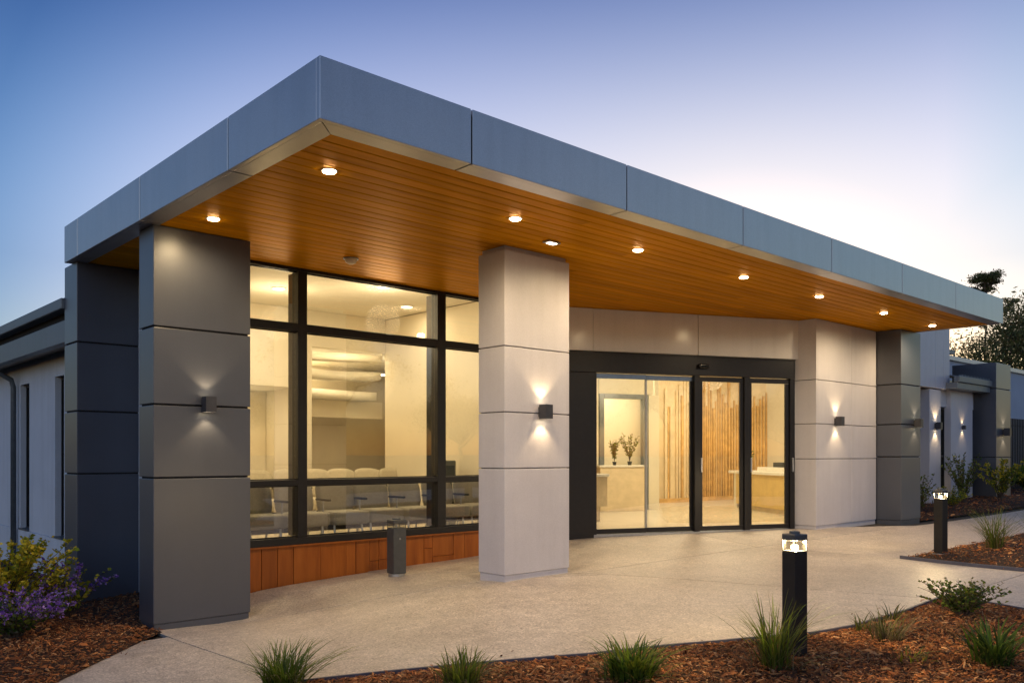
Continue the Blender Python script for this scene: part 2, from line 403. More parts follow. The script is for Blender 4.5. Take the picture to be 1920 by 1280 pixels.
for cs, bd in zip(slabs, bounds):
    bm = grid_bm(*bd, .3)
    for (p, q), kl in cs: cut(bm, p, q, kl)
    if not bm.faces: bm.free(); continue
    be = [e for e in bm.edges if e.is_boundary]
    for v_ in bm.verts: v_.co.z = g(v_.co.x, v_.co.y)
    ex = bmesh.ops.extrude_edge_only(bm, edges=be)
    for e in ex['geom']:
        if isinstance(e, bmesh.types.BMVert): e.co.z -= .05
    bmesh.ops.recalc_face_normals(bm, faces=bm.faces)
    me = bpy.data.meshes.new('slab'); bm.to_mesh(me); bm.free(); me.materials.append(MAT['concrete'])
    for p_ in me.polygons: p_.use_smooth = False
    me.transform(Matrix.Translation((-8, -4, 0)))
    link(bpy.data.objects.new('slab', me), paving)
xs = np.arange(-1, 30, .5); ys = np.arange(-4, 9, .5); X, Y = np.meshgrid(xs, ys, indexing='ij'); I = np.arange(X.size).reshape(X.shape)
fast_mesh('joint_bedding', np.c_[X.ravel(), Y.ravel(), G(X, Y).ravel() - .03], np.c_[I[:-1, :-1].ravel(), I[1:, :-1].ravel(), I[1:, 1:].ravel(), I[:-1, 1:].ravel()], 'slab_bed', paving, smooth=True)

# ------------------------------------------------------------------ garden beds with bark mulch
def inside(poly, x, y):
    x = np.asarray(x); y = np.asarray(y); r_ = np.zeros(x.shape, bool); k = len(poly)
    for i in range(k):
        x0, y0 = poly[i]; x1, y1 = poly[(i + 1) % k]
        c_ = ((y0 > y) != (y1 > y)) & (x < (x1 - x0) * (y - y0) / (y1 - y0 + 1e-12) + x0); r_ ^= c_
    return r_
def edge_dist(poly, x, y):
    x = np.asarray(x, float); y = np.asarray(y, float); d = np.full(x.shape, 1e9); k = len(poly)
    for i in range(k):
        a = np.array(poly[i]); b_ = np.array(poly[(i + 1) % k]); ab = b_ - a
        t = np.clip(((x - a[0]) * ab[0] + (y - a[1]) * ab[1]) / (ab @ ab), 0, 1)
        d = np.minimum(d, np.hypot(x - a[0] - t * ab[0], y - a[1] - t * ab[1]))
    return d
def wave(x, y): return .5 * np.sin(2.1 * x + 1.3 * y) * np.sin(1.7 * y - .8 * x + 1) + .5 * np.sin(5.3 * x - 2.2 * y) * np.sin(4.1 * y + 1.9 * x)
def bed_z(poly, x, y):
    d = edge_dist(poly, x, y); return G(x, y) + .004 + .055 * (1 - np.exp(-d / .25)) + .018 * wave(x, y) * np.clip(d / .3, 0, 1)
CHIP = np.array([(-.5, -.12, 0), (.42, -.5, .05), (.5, .28, 0), (-.35, .5, .05), (-.2, .05, .32), (.22, .0, .26)])
CHF = np.array([(0, 1, 5), (0, 5, 4), (1, 2, 5), (2, 3, 4), (2, 4, 5), (3, 0, 4)])
CCOL = np.array([(.20, .075, .028), (.12, .045, .020), (.27, .13, .055), (.07, .032, .018), (.32, .19, .10), (.17, .07, .03), (.24, .09, .03)])
def mulch(poly, dens_fn, label, nmax, size=1.0):
    cx = sum(p[0] for p in poly) / len(poly); cyy = sum(p[1] for p in poly) / len(poly)
    xs = [p[0] for p in poly]; ys = [p[1] for p in poly]
    # soil mound
    bm = bmesh.new(); bm.faces.new([bm.verts.new((*p, 0)) for p in poly])
    bmesh.ops.triangulate(bm, faces=bm.faces)
    for ax in (0, 1):
        lo, hi = (min(xs), max(xs)) if ax == 0 else (min(ys), max(ys))
        for t in np.arange(lo + .25, hi, .25 if hi - lo < 9 else .5):
            nn = Vector((1, 0, 0)) if ax == 0 else Vector((0, 1, 0))
            bmesh.ops.bisect_plane(bm, geom=bm.verts[:] + bm.edges[:] + bm.faces[:], plane_co=nn * t, plane_no=nn)
    co = np.array([v_.co[:] for v_ in bm.verts]); zz = bed_z(poly, co[:, 0], co[:, 1])
    for v_, z in zip(bm.verts, zz): v_.co.z = z
    bmesh.ops.recalc_face_normals(bm, faces=bm.faces)
    me = bpy.data.meshes.new('garden_bed'); bm.to_mesh(me); bm.free(); me.materials.append(MAT['soil'])
    for p_ in me.polygons: p_.use_smooth = True
    o = link(bpy.data.objects.new('garden_bed', me)); tag(o, label.replace('bark mulch covering', 'dark soil of'), kind='structure')
    # chips
    N = nmax * 6; x = rng.uniform(min(xs), max(xs), N); y = rng.uniform(min(ys), max(ys), N)
    ok = inside(poly, x, y) & (rng.random(N) < dens_fn(x, y)); x = x[ok][:nmax]; y = y[ok][:nmax]; N = len(x)
    z = bed_z(poly, x, y) + rng.uniform(-.004, .022, N)
    xo = rng.uniform(min(xs), max(xs), 40000); yo = rng.uniform(min(ys), max(ys), 40000); eo = edge_dist(poly, xo, yo)      # a few chips kicked onto the paving
    ko = ~inside(poly, xo, yo) & (rng.random(40000) < .22 * np.exp(-eo / .07)) & (xo * .6774 + yo * .7356 > 3.2); xo = xo[ko][:260]; yo = yo[ko][:260]
    x = np.r_[x, xo]; y = np.r_[y, yo]; z = np.r_[z, G(xo, yo) + .004]; N = len(x)
    L = rng.gamma(2.4, .0095, N) * size + .009; Wd = L * rng.uniform(.10, .34, N); H = L * rng.uniform(.25, .7, N)
    a = rng.uniform(0, 2 * np.pi, N); tl = rng.normal(0, .35, N); rl = rng.normal(0, .4, N)
    V = CHIP[None] * np.stack([L, Wd, H], 1)[:, None, :] * (1 + rng.normal(0, .16, (N, 6, 3)))
    def rot(V, ang, i, j):
        c_, s_ = np.cos(ang)[:, None], np.sin(ang)[:, None]; A = V.copy(); A[..., i] = V[..., i] * c_ - V[..., j] * s_; A[..., j] = V[..., i] * s_ + V[..., j] * c_; return A
    V = rot(rot(rot(V, rl, 1, 2), tl, 0, 2), a, 0, 1); V += np.stack([x, y, z], 1)[:, None, :]
    F = CHF[None] + (np.arange(N) * 6)[:, None, None]
    w_ = .5 + .5 * wave(x * .7, y * .7)
    ci = CCOL[rng.integers(0, len(CCOL), N)] * np.array([1.5, 1.35, 1.15]) * rng.uniform(.5, 1.5, (N, 1)) * (.75 + .5 * w_[:, None])
    o = fast_mesh('bark_mulch', V.reshape(-1, 3), F.reshape(-1, 3), 'bark_chip', tint=np.repeat(ci, 6, 0))
    tag(o, label, 'mulch', kind='stuff'); return o
def near(x, y, d0=5.0): return np.clip(1.25 * np.exp(-np.maximum(np.hypot(x, y) - d0, 0) / 6), .1, 1) * (x * .6774 + y * .7356 > 3.2)
BED1 = [(2.2, 5.75), (3.11, 5.1), (4.0, 4.45), (4.5, 4.09), (5.04, 3.81), (5.36, 3.62), (6.11, 3.24), (6.55, 3.14), (7.48, 3.11), (8.3, 3.16), (8.43, 3.08), (8.4, 2.69), (8.3, 2.3), (8.0, 0), (6.5, -1.5), (2, 1), (1, 3.6)]
BED2 = [(11.06, 4.68), (12.06, 4.65), (12.53, 4.61), (14.56, 4.5), (15.4, 4.52), (20, 4.3), (24, 3), (20, -2), (11.3, -1), (11.07, 3.26), (11.05, 3.84)]
BED3 = [(15.98, 6.41), (18.06, 6.26), (20.56, 6.06), (26, 5.7), (31, 5.5), (31, 12), (16.2, 7.75), (15.98, 7.5)]
BED4 = [(3.04, 8.18), (1.79, 6.89), (.3, 5.5), (-6, 4), (-8, 22), (3.45, 22), (3.45, 12), (4.0, 11.2), (4.0, 9.0), (3.05, 8.6)]
mulch(BED1, near, 'reddish bark mulch covering the long front garden bed around the near lit bollard', 110000)
mulch(BED2, near, 'reddish bark mulch covering the pointed bed around the far lit bollard', 24000, 1.1)
mulch(BED3, lambda x, y: np.clip(1.2 - (x - 16) / 14, .1, 1), 'reddish bark mulch covering the planting strip below the far wing', 9000, 1.3)
mulch(BED4, lambda x, y: np.clip(1.2 - np.hypot(x - 1.8, y - 7.3) / 6, .03, 1) * (x * .6774 + y * .7356 > 4.5), 'brown bark mulch covering the left garden bed beside the charcoal columns', 70000)
def edging(poly, i0, i1, label):
    mb = MB(); P = [Vector((*p, 0)) for p in poly[i0:i1]]; Q = []
    for i in range(len(P) - 1):
        k = max(2, int((P[i + 1] - P[i]).length / .25))
        Q += [P[i].lerp(P[i + 1], j / k) for j in range(k)]
    Q.append(P[-1]); ring = []
    for i, p in enumerate(Q):
        t = (Q[min(i + 1, len(Q) - 1)] - Q[max(i - 1, 0)]).normalized(); nn = Vector((-t.y, t.x, 0)); z = g(p.x, p.y)
        ring.append([p + nn * .011 + Vector((0, 0, z - .05)), p + nn * .011 + Vector((0, 0, z + .04)), p - nn * .011 + Vector((0, 0, z + .04)), p - nn * .011 + Vector((0, 0, z - .05))])
    vs_ = [p for r_ in ring for p in r_]; fs = []
    for i in range(len(ring) - 1):
        for j in range(4): fs.append((i * 4 + j, i * 4 + (j + 1) % 4, i * 4 + 4 + (j + 1) % 4, i * 4 + 4 + j))
    fs += [(0, 1, 2, 3), tuple((len(ring) - 1) * 4 + j for j in (3, 2, 1, 0))]
    o = mb.add(vs_, fs).build('garden_edging', 'edging'); tag(o, label, 'edging')
edging(BED1, 0, 13, 'dark thin edging strip along the front garden bed')
edging(BED2 + BED2[:1], 9, 12, 'dark thin edging strip on the near side of the pointed bed')

# ------------------------------------------------------------------ entrance pavilion
SOF = 3.4
pav = empty('entrance_pavilion', (9.3, 8.0, 0))
tag(pav, 'entrance building with deep flat canopy, clad columns and big lit window', 'building')

# canopy -------------------------------------------------------------
CX0, CX1, CY0, CY1, CZ1 = 2.86, 15.76, 4.96, 10.68, 3.815
can = empty('canopy', (9.3, 7.8, SOF), parent=pav); can['label'] = 'flat metal canopy roof with timber lined underside'
fj = [CX0, 4.155, 5.977, 7.875, 9.806, 11.80, 13.70, CX1]; J = .008
for i in range(7):
    a, b_ = fj[i] + (J if i else 0), fj[i + 1] - (J if i < 6 else 0)
    MB().box(a, b_, CY0, CY0 + .045, SOF, CZ1).build('fascia_panel', 'fascia_metal', can, .004)
    a2 = max(a, CX0 + .17) if i == 0 else a; b2 = b_
    MB().add([(a if i else CX0 + .05, CY0 + .047, SOF + .001), (b2, CY0 + .047, SOF + .001), (b2, CY0 + .2, SOF + .001), (a2 + (.03 if i == 0 else 0), CY0 + .2, SOF + .001),
              (a if i else CX0 + .05, CY0 + .047, SOF + .03), (b2, CY0 + .047, SOF + .03), (b2, CY0 + .2, SOF + .03), (a2 + (.03 if i == 0 else 0), CY0 + .2, SOF + .03)],
             [(0, 3, 2, 1), (4, 5, 6, 7), (0, 1, 5, 4), (1, 2, 6, 5), (2, 3, 7, 6), (3, 0, 4, 7)]).build('soffit_trim', 'fascia_metal', can)
lj = [CY0 + .047, 6.353, 8.261, 10.191, CY1]
for i in range(4):
    a, b_ = lj[i] + (J if i else 0), lj[i + 1] - (J if i < 3 else 0)
    MB().box(CX0, CX0 + .045, a, b_, SOF, CZ1).build('fascia_panel', 'fascia_metal', can, .004)
    a0 = CY0 + .055 if i == 0 else a; a1 = CY0 + .208 if i == 0 else a
    MB().add([(CX0 + .047, a0, SOF + .001), (CX0 + .2, a1, SOF + .001), (CX0 + .2, b_, SOF + .001), (CX0 + .047, b_, SOF + .001),
              (CX0 + .047, a0, SOF + .03), (CX0 + .2, a1, SOF + .03), (CX0 + .2, b_, SOF + .03), (CX0 + .047, b_, SOF + .03)],
             [(0, 3, 2, 1), (4, 5, 6, 7), (0, 1, 5, 4), (1, 2, 6, 5), (2, 3, 7, 6), (3, 0, 4, 7)]).build('soffit_trim', 'fascia_metal', can)
MB().box(CX1 - .045, CX1, CY0 + .047, 7.9, SOF, CZ1).build('fascia_panel', 'fascia_metal', can, .004)
MB().box(CX0 + .05, CX1 - .05, CY0 + .05, 9.22, SOF + .05, CZ1 - .02).build('canopy_core', 'joint_dark', can)
MB().box(CX0 + .05, 3.94, 9.221, CY1, SOF + .05, CZ1 - .02).build('canopy_core', 'joint_dark', can)
# soffit boards, each with its own shadow gap
BW = .142; y = CY0 + .208; k = 0
while y < CY1 - .02:
    y1 = min(y + BW, CY1 - .01)
    cuts = [CX0 + .208, 5.4 + ((k * 2.37) % 4.1), 9.6 + ((k * 3.1) % 4.3), CX1 - .05] if y1 < 9.2 else [CX0 + .208, 3.93]
    for q in range(len(cuts) - 1):
        dz = random.uniform(0, .0015)
        mb = MB(); x0, x1 = cuts[q] + .0012, cuts[q + 1] - .0012; ya, yb = y + .0055, y1 - .0055; z0 = SOF + .006 + dz
        mb.add([(x0, ya + .004, z0), (x1, ya + .004, z0), (x1, yb - .004, z0), (x0, yb - .004, z0), (x0, ya, z0 + .005), (x1, ya, z0 + .005), (x1, yb, z0 + .005), (x0, yb, z0 + .005),
                (x0, ya, z0 + .02), (x1, ya, z0 + .02), (x1, yb, z0 + .02), (x0, yb, z0 + .02)],
               [(0, 3, 2, 1), (0, 1, 5, 4), (1, 2, 6, 5), (2, 3, 7, 6), (3, 0, 4, 7), (4, 5, 9, 8), (5, 6, 10, 9), (6, 7, 11, 10), (7, 4, 8, 11), (8, 9, 10, 11)])
        mb.build('soffit_board', 'soffit_timber', can)
    y = y1; k += 1

# columns -------------------------------------------------------------
def column(x0, x1, y0, y1, joints, base, mat, label, vj=None, parent=pav, plinth='joint_dark', sheer=None):
    c_ = empty('column', ((x0 + x1) / 2, (y0 + y1) / 2, base), parent=parent); c_['label'] = label
    zs = [base + .07] + joints
    MB().box(x0 + .02, x1 - .02, y0 + .02, y1 - .02, base - .3, joints[-1] - .004).build('column_core', 'joint_grey' if mat == 'white_panel' else 'joint_dark', c_)
    jw = .006 if mat == 'white_panel' else .009
    MB().box(x0 + .012, x1 - .012, y0 + .012, y1 - .012, base - .3, base + .066).build('base_plate', sheer or mat, c_)
    xs = [x0] + (vj or []) + [x1]
    for i in range(len(zs) - 1):
        za = zs[i] + (jw if i else 0); zb = zs[i + 1] - (jw if i < len(zs) - 2 else 0)
        for j in range(len(xs) - 1):
            xa = xs[j] + (.004 if j else 0); xb = xs[j + 1] - (.004 if j < len(xs) - 2 else 0)
            MB().box(xa, xb, y0, y1, za, zb).build('cladding_panel', mat, c_, .005)
    return c_
column(3.0, 3.98, 8.30, 8.68, [.982, 1.687, 2.432, SOF], -.485, 'charcoal_panel', 'charcoal clad column nearest the camera at the canopy corner')
column(2.94, 3.92, 10.49, 10.97, [.988, 1.703, 2.491, SOF], -.56, 'charcoal_panel', 'shadowed charcoal column behind the front one')
column(6.0, 6.98, 6.63, 7.05, [1.06, 1.653, 2.348, SOF - .045], -.13, 'white_panel', 'pale clad column standing free before the window')
MB().box(6.03, 6.95, 6.66, 7.02, SOF - .045, SOF + .004).build('column_cap', 'white_panel', pav)
column(12.92, 15.075, 6.80, 7.26, [1.14, 1.707, 2.42, SOF], -.01, 'white_panel', 'wide pale clad wall pier right of the doors', [14.15])
column(15.10, 15.92, 6.37, 6.82, [1.172, 1.741, 2.442, SOF], -.01, 'charcoal_panel', 'grey clad column at the far right end of the canopy')

# window wall -----------------------------------------------------------
WY = 9.17
win = empty('window_wall', (6.5, WY, .15), parent=pav); win['label'] = 'large black framed window of the waiting room'
WX0, WX1 = 3.7, 8.75
def fr(x0, x1, z0, z1, y0=WY - .06, y1=WY + .08, nm='mullion'): MB().box(x0, x1, y0, y1, z0, z1).build(nm, 'frame_black', win, .004)
fr(WX0, WX1, .15, .235, nm='sill_rail'); fr(WX0, WX1, 3.37, 3.43, nm='head_rail')
cols = [WX0, 4.965, 5.085, 7.035, 7.175, WX1]
for a, b_ in ((4.965, 5.085), (7.035, 7.175)):
    fr(a, b_, .236, 3.369)
    MB().box(a + .02, a + .10, WY + .081, WY + .22, .236, 3.369).build('mullion', 'frame_black', win, .003)
panes = [(WX0, 4.965), (5.085, 7.035), (7.175, WX1)]
for a, b_ in panes:
    fr(a + .001, b_ - .001, 2.655, 2.745, nm='transom'); fr(a + .001, b_ - .001, .842, .91, nm='transom')
    for z0, z1 in ((.236, .841), (.911, 2.654), (2.746, 3.369)):
        MB().box(a + .003, b_ - .003, WY + .01, WY + .016, z0 + .002, z1 - .002).build('pane', 'window_glass', win)
        for (p, q, r_, s_) in ((a, b_, z0, z0 + .014), (a, b_, z1 - .014, z1)):
            MB().box(p + .002, q - .002, WY - .01, WY + .009, r_ + .001, s_ - .001).build('glazing_bead', 'frame_black', win)
# timber plinth below the window: upright planks of uneven height
pl = empty('window_plinth', (6.3, WY, -.3), parent=pav); pl['label'] = 'red brown timber plinth under the window'
MB().box(WX0, WX1, WY + .0, WY + .08, -.7, .148).build('plinth_core', 'joint_dark', pl)
x = WX0
while x < WX1:
    w = random.choice([.14, .2, .26, .31, .34, .36]); x1 = min(x + w, WX1); zb = min(g(x, WY), g(x1, WY)) - .1
    sp_ = random.random() < .32; zm = random.uniform(-.16, .0)
    segs = [(zb, zm), (zm, .146)] if sp_ else [(zb, .146)]
    for (za, zc) in segs:
        d = random.uniform(.018, .032)
        MB().box(x + .0025, x1 - .0025, WY - d, WY, za + .002, zc - .002).build('plank', 'plinth_timber', pl, .003, seg=1)
    x = x1
MB().box(WX0, WX1, WY - .062, WY - .034, .128, .149).build('plinth_cap', 'plinth_timber', pl, .003)

# angled door wall --------------------------------------------------------
DA = Vector((9.6275, 8.6392, 0)); DB = Vector((12.8584, 7.1714, 0)); DL = (DB - DA).length
du = (DB - DA).normalized(); dn = Vector((du.y, -du.x, 0))        # dn points outwards, to the forecourt
if dn.y > 0: dn = -dn
UZ = Vector((0, 0, 1))
def dbox(mb, s0, s1, o0, o1, z0, z1): return mb.obox(DA, du, dn, UZ, (s0, s1), (o0, o1), (z0, z1))
def dpart(nm, s0, s1, o0, o1, z0, z1, mat, parent=pav, bev=.004): return dbox(MB(), s0, s1, o0, o1, z0, z1).build(nm, mat, parent, bev)
dpart('jamb_panel', -1.0, -.02, -.1, .06, -.12, 2.44, 'frame_black')
hd = dpart('door_header', -1.0, DL, -.12, .055, 2.445, 2.755, 'frame_black')
dpart('header_trim', .0, DL, .056, .07, 2.735, 2.75, 'frame_black', hd, .002)
sb = dbox(MB(), 1.74, 1.93, .057, .12, 2.56, 2.625).build('motion_sensor', 'sensor_black', hd, .018, True, 3)
dbox(MB(), 1.78, 1.89, .121, .124, 2.575, 2.60).build('sensor_lens', 'dark_glass', hd)
for a, b_ in ((-1.0, -.03), (-.02, 1.765), (1.777, DL + .08)):
    dpart('transom_panel', a, b_, -.08, .03 if a > -.5 else .045, 2.765, 3.402, 'gloss_white')
dpart('wall_backing', -1.0, DL + .05, -.16, -.125, 2.445, 3.45, 'interior_wall_paint')
dpart('door_track', -.02, DL, -.16, .03, -.04, .006, 'steel')
# fixed posts and leaves
dpart('door_post', -.019, .03, -.06, .05, .007, 2.444, 'frame_black')
dpart('door_post', 1.70, 1.79, -.04, .05, .007, 2.444, 'frame_black')
dpart('door_post', 2.60, 2.70, -.04, .05, .007, 2.444, 'frame_black')
dpart('door_post', 3.46, DL, -.06, .05, .007, 2.444, 'frame_black')
def leaf(s0, s1, off, stiles, handle=None, label=None):
    lf = empty('door_leaf', DA + du * ((s0 + s1) / 2) + dn * off + UZ * .01, parent=pav)
    if label: lf['label'] = label
    dpart('bottom_rail', s0, s1, off - .02, off + .02, .012, .085, 'frame_black', lf)
    dpart('top_rail', s0, s1, off - .02, off + .02, 2.36, 2.43, 'rail_blue_reflection' if min(stiles) < .02 else 'frame_black', lf)
    a, b_ = s0, s1
    if stiles[0]: dpart('stile', s0, s0 + stiles[0], off - .019, off + .019, .086, 2.359, 'steel' if stiles[0] < .02 else 'frame_black', lf); a = s0 + stiles[0]
    if stiles[1]: dpart('stile', s1 - stiles[1], s1, off - .019, off + .019, .086, 2.359, 'steel' if stiles[1] < .02 else 'frame_black', lf); b_ = s1 - stiles[1]
    dbox(MB(), a + .001, b_ - .001, off - .004, off + .004, .08, 2.365).build('pane', 'window_glass', lf)
    if handle: dpart('handle', handle, handle + .03, off + .02, off + .05, .93, 1.16, 'steel', lf, .006)
leaf(.032, .87, .0, (0, .012)); leaf(.895, 1.698, -.04, (.012, .04)); leaf(1.795, 2.598, .0, (.06, .06), 1.81); leaf(2.702, 3.458, .0, (.05, .07), 2.715)
dpart('handle', 3.485, 3.51, .051, .08, .93, 1.16, 'steel', pav, .006)

# ------------------------------------------------------------------ rooms behind the glass
FZ = .035
room = empty('interior_room', (8, 11, 0), parent=pav); room['label'] = 'warm lit cream rooms behind the glazing'
def rb(nm, x0, x1, y0, y1, z0, z1, mat='interior_wall_paint', bev=0): return MB().box(x0, x1, y0, y1, z0, z1).build(nm, mat, room, bev)
MB().prism([(3.75, WY + .09), (8.75, WY + .09), (9.65, 8.76), (12.9, 7.28), (15.9, 7.28), (15.9, 8.2), (20.6, 8.2), (20.6, 19), (3.75, 19)], -.08, FZ).build('room_floor', 'interior_floor', room)
rb('room_ceiling', 3.75, 8.62, WY + .09, 12.68, 3.6, 3.66, 'interior_ceiling_paint')
rb('room_wall', 3.7, 3.95, WY + .1, 13.4, FZ, 3.59); rb('room_wall', 3.7, 3.95, 13.41, 14.05, FZ, 2.8)                     # left side
rb('room_wall', 8.62, 8.74, WY + .2, 12.69, FZ, 3.59)                     # between waiting room and lobby
rb('bulkhead', 3.96, 6.95, 12.68, 12.85, 2.31, 3.598, 'interior_wall_paint')
rb('room_wall', 6.96, 7.16, 12.68, 13.6, FZ, 3.598)
rb('bulkhead', 7.161, 8.618, 12.68, 12.82, 3.0, 3.598)
rb('room_wall', 3.96, 6.95, 13.9, 14.0, FZ, 2.309)
rb('alcove_ceiling', 3.96, 6.95, 12.86, 13.95, 2.312, 2.36, 'interior_ceiling_paint')
# rear room seen through the opening: stepped coves
MB().prism([(6.5, 12.83), (8.80, 12.83), (12.26, 17.95), (6.5, 17.95)], 3.3, 3.36).build('rear_ceiling', 'interior_ceiling_paint', room)
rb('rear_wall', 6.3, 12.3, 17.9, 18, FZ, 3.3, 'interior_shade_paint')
MB().obox((8.70, 12.70, 0), (.5608, .8279, 0), (.8279, -.5608, 0), UZ, (0, 6.3), (0, .08), (FZ, 3.298)).build('room_wall', 'interior_wall_paint', room)
rb('room_wall', 6.96, 7.06, 13.61, 18, FZ, 3.29)
def cove(yc, z, amp, h, dep, mat='interior_ceiling_paint', nm='cove_band'):
    N = 18; xs = np.linspace(7.07, 8.66 + (yc - .3 - 12.7) / 1.476, N); ys = yc + amp * np.sin((xs - 7.07) * 2.2)
    vs_ = []; fs = []
    for x_, y_ in zip(xs, ys): vs_ += [(x_, y_, z), (x_, y_, z + h), (x_, y_ + dep, z + h), (x_, y_ + dep, z)]
    for i in range(N - 1):
        for j in range(4): fs.append((i * 4 + j, i * 4 + (j + 1) % 4, i * 4 + 4 + (j + 1) % 4, i * 4 + 4 + j))
    fs += [(0, 1, 2, 3), tuple((N - 1) * 4 + j for j in (3, 2, 1, 0))]
    return MB().add(vs_, fs).build(nm, mat, room, 0, True)
cove(14.0, 3.0, .18, .12, .5); cove(15.2, 2.78, -.25, .16, .6); cove(16.4, 2.45, .1, .18, 1.4)
cove(14.52, 3.10, .18, .03, .04, 'cove_glow', 'cove_light'); cove(15.82, 2.93, -.25, .03, .05, 'cove_glow', 'cove_light')
rb('bulkhead', 7.07, 11.4, 16.9, 17.05, 2.05, 2.44, 'interior_wall_paint')
# lobby
rb('lobby_ceiling', 8.75, 15.9, 9.19, 19, 3.42, 3.5, 'interior_ceiling_paint'); rb('lobby_ceiling', 15.901, 20.6, 8.2, 19, 3.42, 3.5, 'interior_ceiling_paint')
MB().prism([(9.9, 8.7), (12.95, 7.3), (15.9, 7.3), (15.9, 9.185), (9.2, 9.185)], 3.398, 3.404).build('lobby_ceiling', 'interior_ceiling_paint', room)
rb('room_wall', 20.6, 20.7, 8.2, 19, FZ, 3.41); rb('room_wall', 13.0, 15.8, 7.3, 7.4, FZ, 3.39); rb('room_wall', 15.801, 15.9, 7.3, 8.2, FZ, 3.39); rb('room_wall', 15.901, 20.6, 8.1, 8.2, FZ, 3.41)
rb('room_wall', 8.75, 20.6, 18.9, 19, FZ, 3.41)
def wall_seg(p, q, z0, z1, th=.1, mat='interior_wall_paint', nm='lobby_wall', ext=0):
    p = Vector((*p, 0)); q = Vector((*q, 0)); d = (q - p).normalized(); nn = Vector((-d.y, d.x, 0))
    return MB().obox(p, d, nn, UZ, (-ext, (q - p).length + ext), (0, th), (z0, z1)).build(nm, mat, room)
wall_seg((9.56, 13.84), (13.55, 12.02), FZ, 3.415); wall_seg((13.56, 12.015), (14.72, 11.49), 2.5, 3.41)
wall_seg((14.62, 11.53), (14.85, 11.43), FZ, 2.49, .1); wall_seg((14.86, 11.45), (16.5, 13.1), FZ, 3.41, .08)
for p, q, z0, z1 in (((13.56, 12.0), (13.66, 11.955), FZ, 2.5), ((14.5, 11.58), (14.61, 11.53), FZ, 2.5), ((13.661, 11.95), (14.499, 11.58), 2.4, 2.5)):
    wall_seg(p, q, z0, z1, .14, 'portal_frame', 'portal_frame')
wall_seg((13.4, 15.0), (16.6, 13.3), FZ, 3.41, .1)
wall_seg((13.7, 12.0), (14.48, 11.66), FZ, .72, .03, 'interior_wall_paint', 'portal_panel')
# curved slatted wall
sl = empty('slat_wall', (18.3, 12.8, FZ), parent=pav); sl['label'] = 'curved timber slat wall at the back of the lobby'
cpt = [(16.45, 13.15), (17.0, 12.85), (17.7, 12.74), (18.4, 12.76), (19.2, 12.7), (19.9, 12.5), (20.6, 12.2)]
def along(P, t):
    P = [Vector((*p, 0)) for p in P]; L = [0]
    for i in range(len(P) - 1): L.append(L[-1] + (P[i + 1] - P[i]).length)
    d = t * L[-1]
    for i in range(len(P) - 1):
        if d <= L[i + 1] + 1e-9: return P[i].lerp(P[i + 1], (d - L[i]) / (L[i + 1] - L[i])), (P[i + 1] - P[i]).normalized()
for i in range(len(cpt) - 1):
    p, q = cpt[i], cpt[i + 1]; d = (Vector((*q, 0)) - Vector((*p, 0))).normalized(); nn = Vector((-d.y, d.x, 0))
    MB().obox(Vector((*p, 0)), d, nn, UZ, (0, (Vector((*q, 0)) - Vector((*p, 0))).length + .01), (.06, .1), (FZ, 3.41)).build('backing_panel', 'pale_wood', sl)
for i in range(46):
    p, d = along(cpt, (i + .5) / 46); nn = Vector((-d.y, d.x, 0)); w = random.choice([.03, .045, .055, .07]); dep = random.uniform(.02, .06)
    if i < 10 and random.random() < .5: continue
    MB().obox(p, d, nn, UZ, (-w / 2, w / 2), (.058 - dep, .058), (FZ + .1, random.uniform(2.3, 3.4))).build('slat', 'slat_wood' if i > 15 or i % 5 == 2 else 'pale_wood', sl)
for i in range(len(cpt) - 1):
    p, q = cpt[i], cpt[i + 1]; d = (Vector((*q, 0)) - Vector((*p, 0))).normalized(); nn = Vector((-d.y, d.x, 0))
    MB().obox(Vector((*p, 0)), d, nn, UZ, (0, (Vector((*q, 0)) - Vector((*p, 0))).length), (-.01, .05), (FZ, FZ + .098)).build('kickboard', 'slat_wood', sl)
for i in range(4):
    q_ = Vector((12.98, 12.24, 0)) + Vector((.91, -.414, 0)) * (i * .12)
    MB().obox(q_, (.91, -.414, 0), (.414, .91, 0), UZ, (0, .07), (-.06, -.01), (FZ, 2.45)).build('slat', 'slat_wood', sl)

# ceiling lamps inside
def room_light(x, y, z, power, label, r_=.085, group=None, glow='room_light_glow', soft=.5, pt=.4, col=(1, .80, .49)):
    t = empty('ceiling_light', (x, y, z)); tag(t, label, 'ceiling light', group)
    MB().lathe([(r_ + .02, -.012), (r_ + .022, 0)], 20, (x, y, z)).build('trim_ring', 'counter_white', t)
    MB().lathe([(r_, -.0155), (r_, -.0125)], 20, (x, y, z)).build('lens', glow, t)
    lamp('lamp', 'AREA', (0, 0, -.03), power * .45, col, t, shape='DISK', size=soft)
    if pt: lamp('lamp', 'POINT', (0, 0, -.5), power * pt, col, t, shadow_soft_size=.25)  # added fill point below the fitting, brightens ceiling and walls
room_light(5.85, 11.3, 3.598, POW['wait'], 'small lit downlight in the waiting room ceiling, left pane', pt=.55)
room_light(8.1, 11.3, 3.598, POW['wait'] * .45, 'small lit downlight in the waiting room ceiling, above the wide pane', pt=0)
room_light(6.9, 10.2, 3.598, POW['wait'], 'small lit downlight in the waiting room ceiling close to the window', pt=.55)
room_light(5.9, 13.4, 2.31, POW['wait'] * .35, 'small lit downlight in the low alcove ceiling at the back', .06)
room_light(8.3, 13.35, 3.298, POW['wait'] * .7, 'lit downlight in the rear room beyond the opening')
room_light(9.0, 17.5, 3.298, POW['wait'] * 1.2, 'unseen downlight added behind the stepped coves to brighten the rear room')  # added lamp out of view, lifts the dim rear room
LOB = 'lobby downlights'
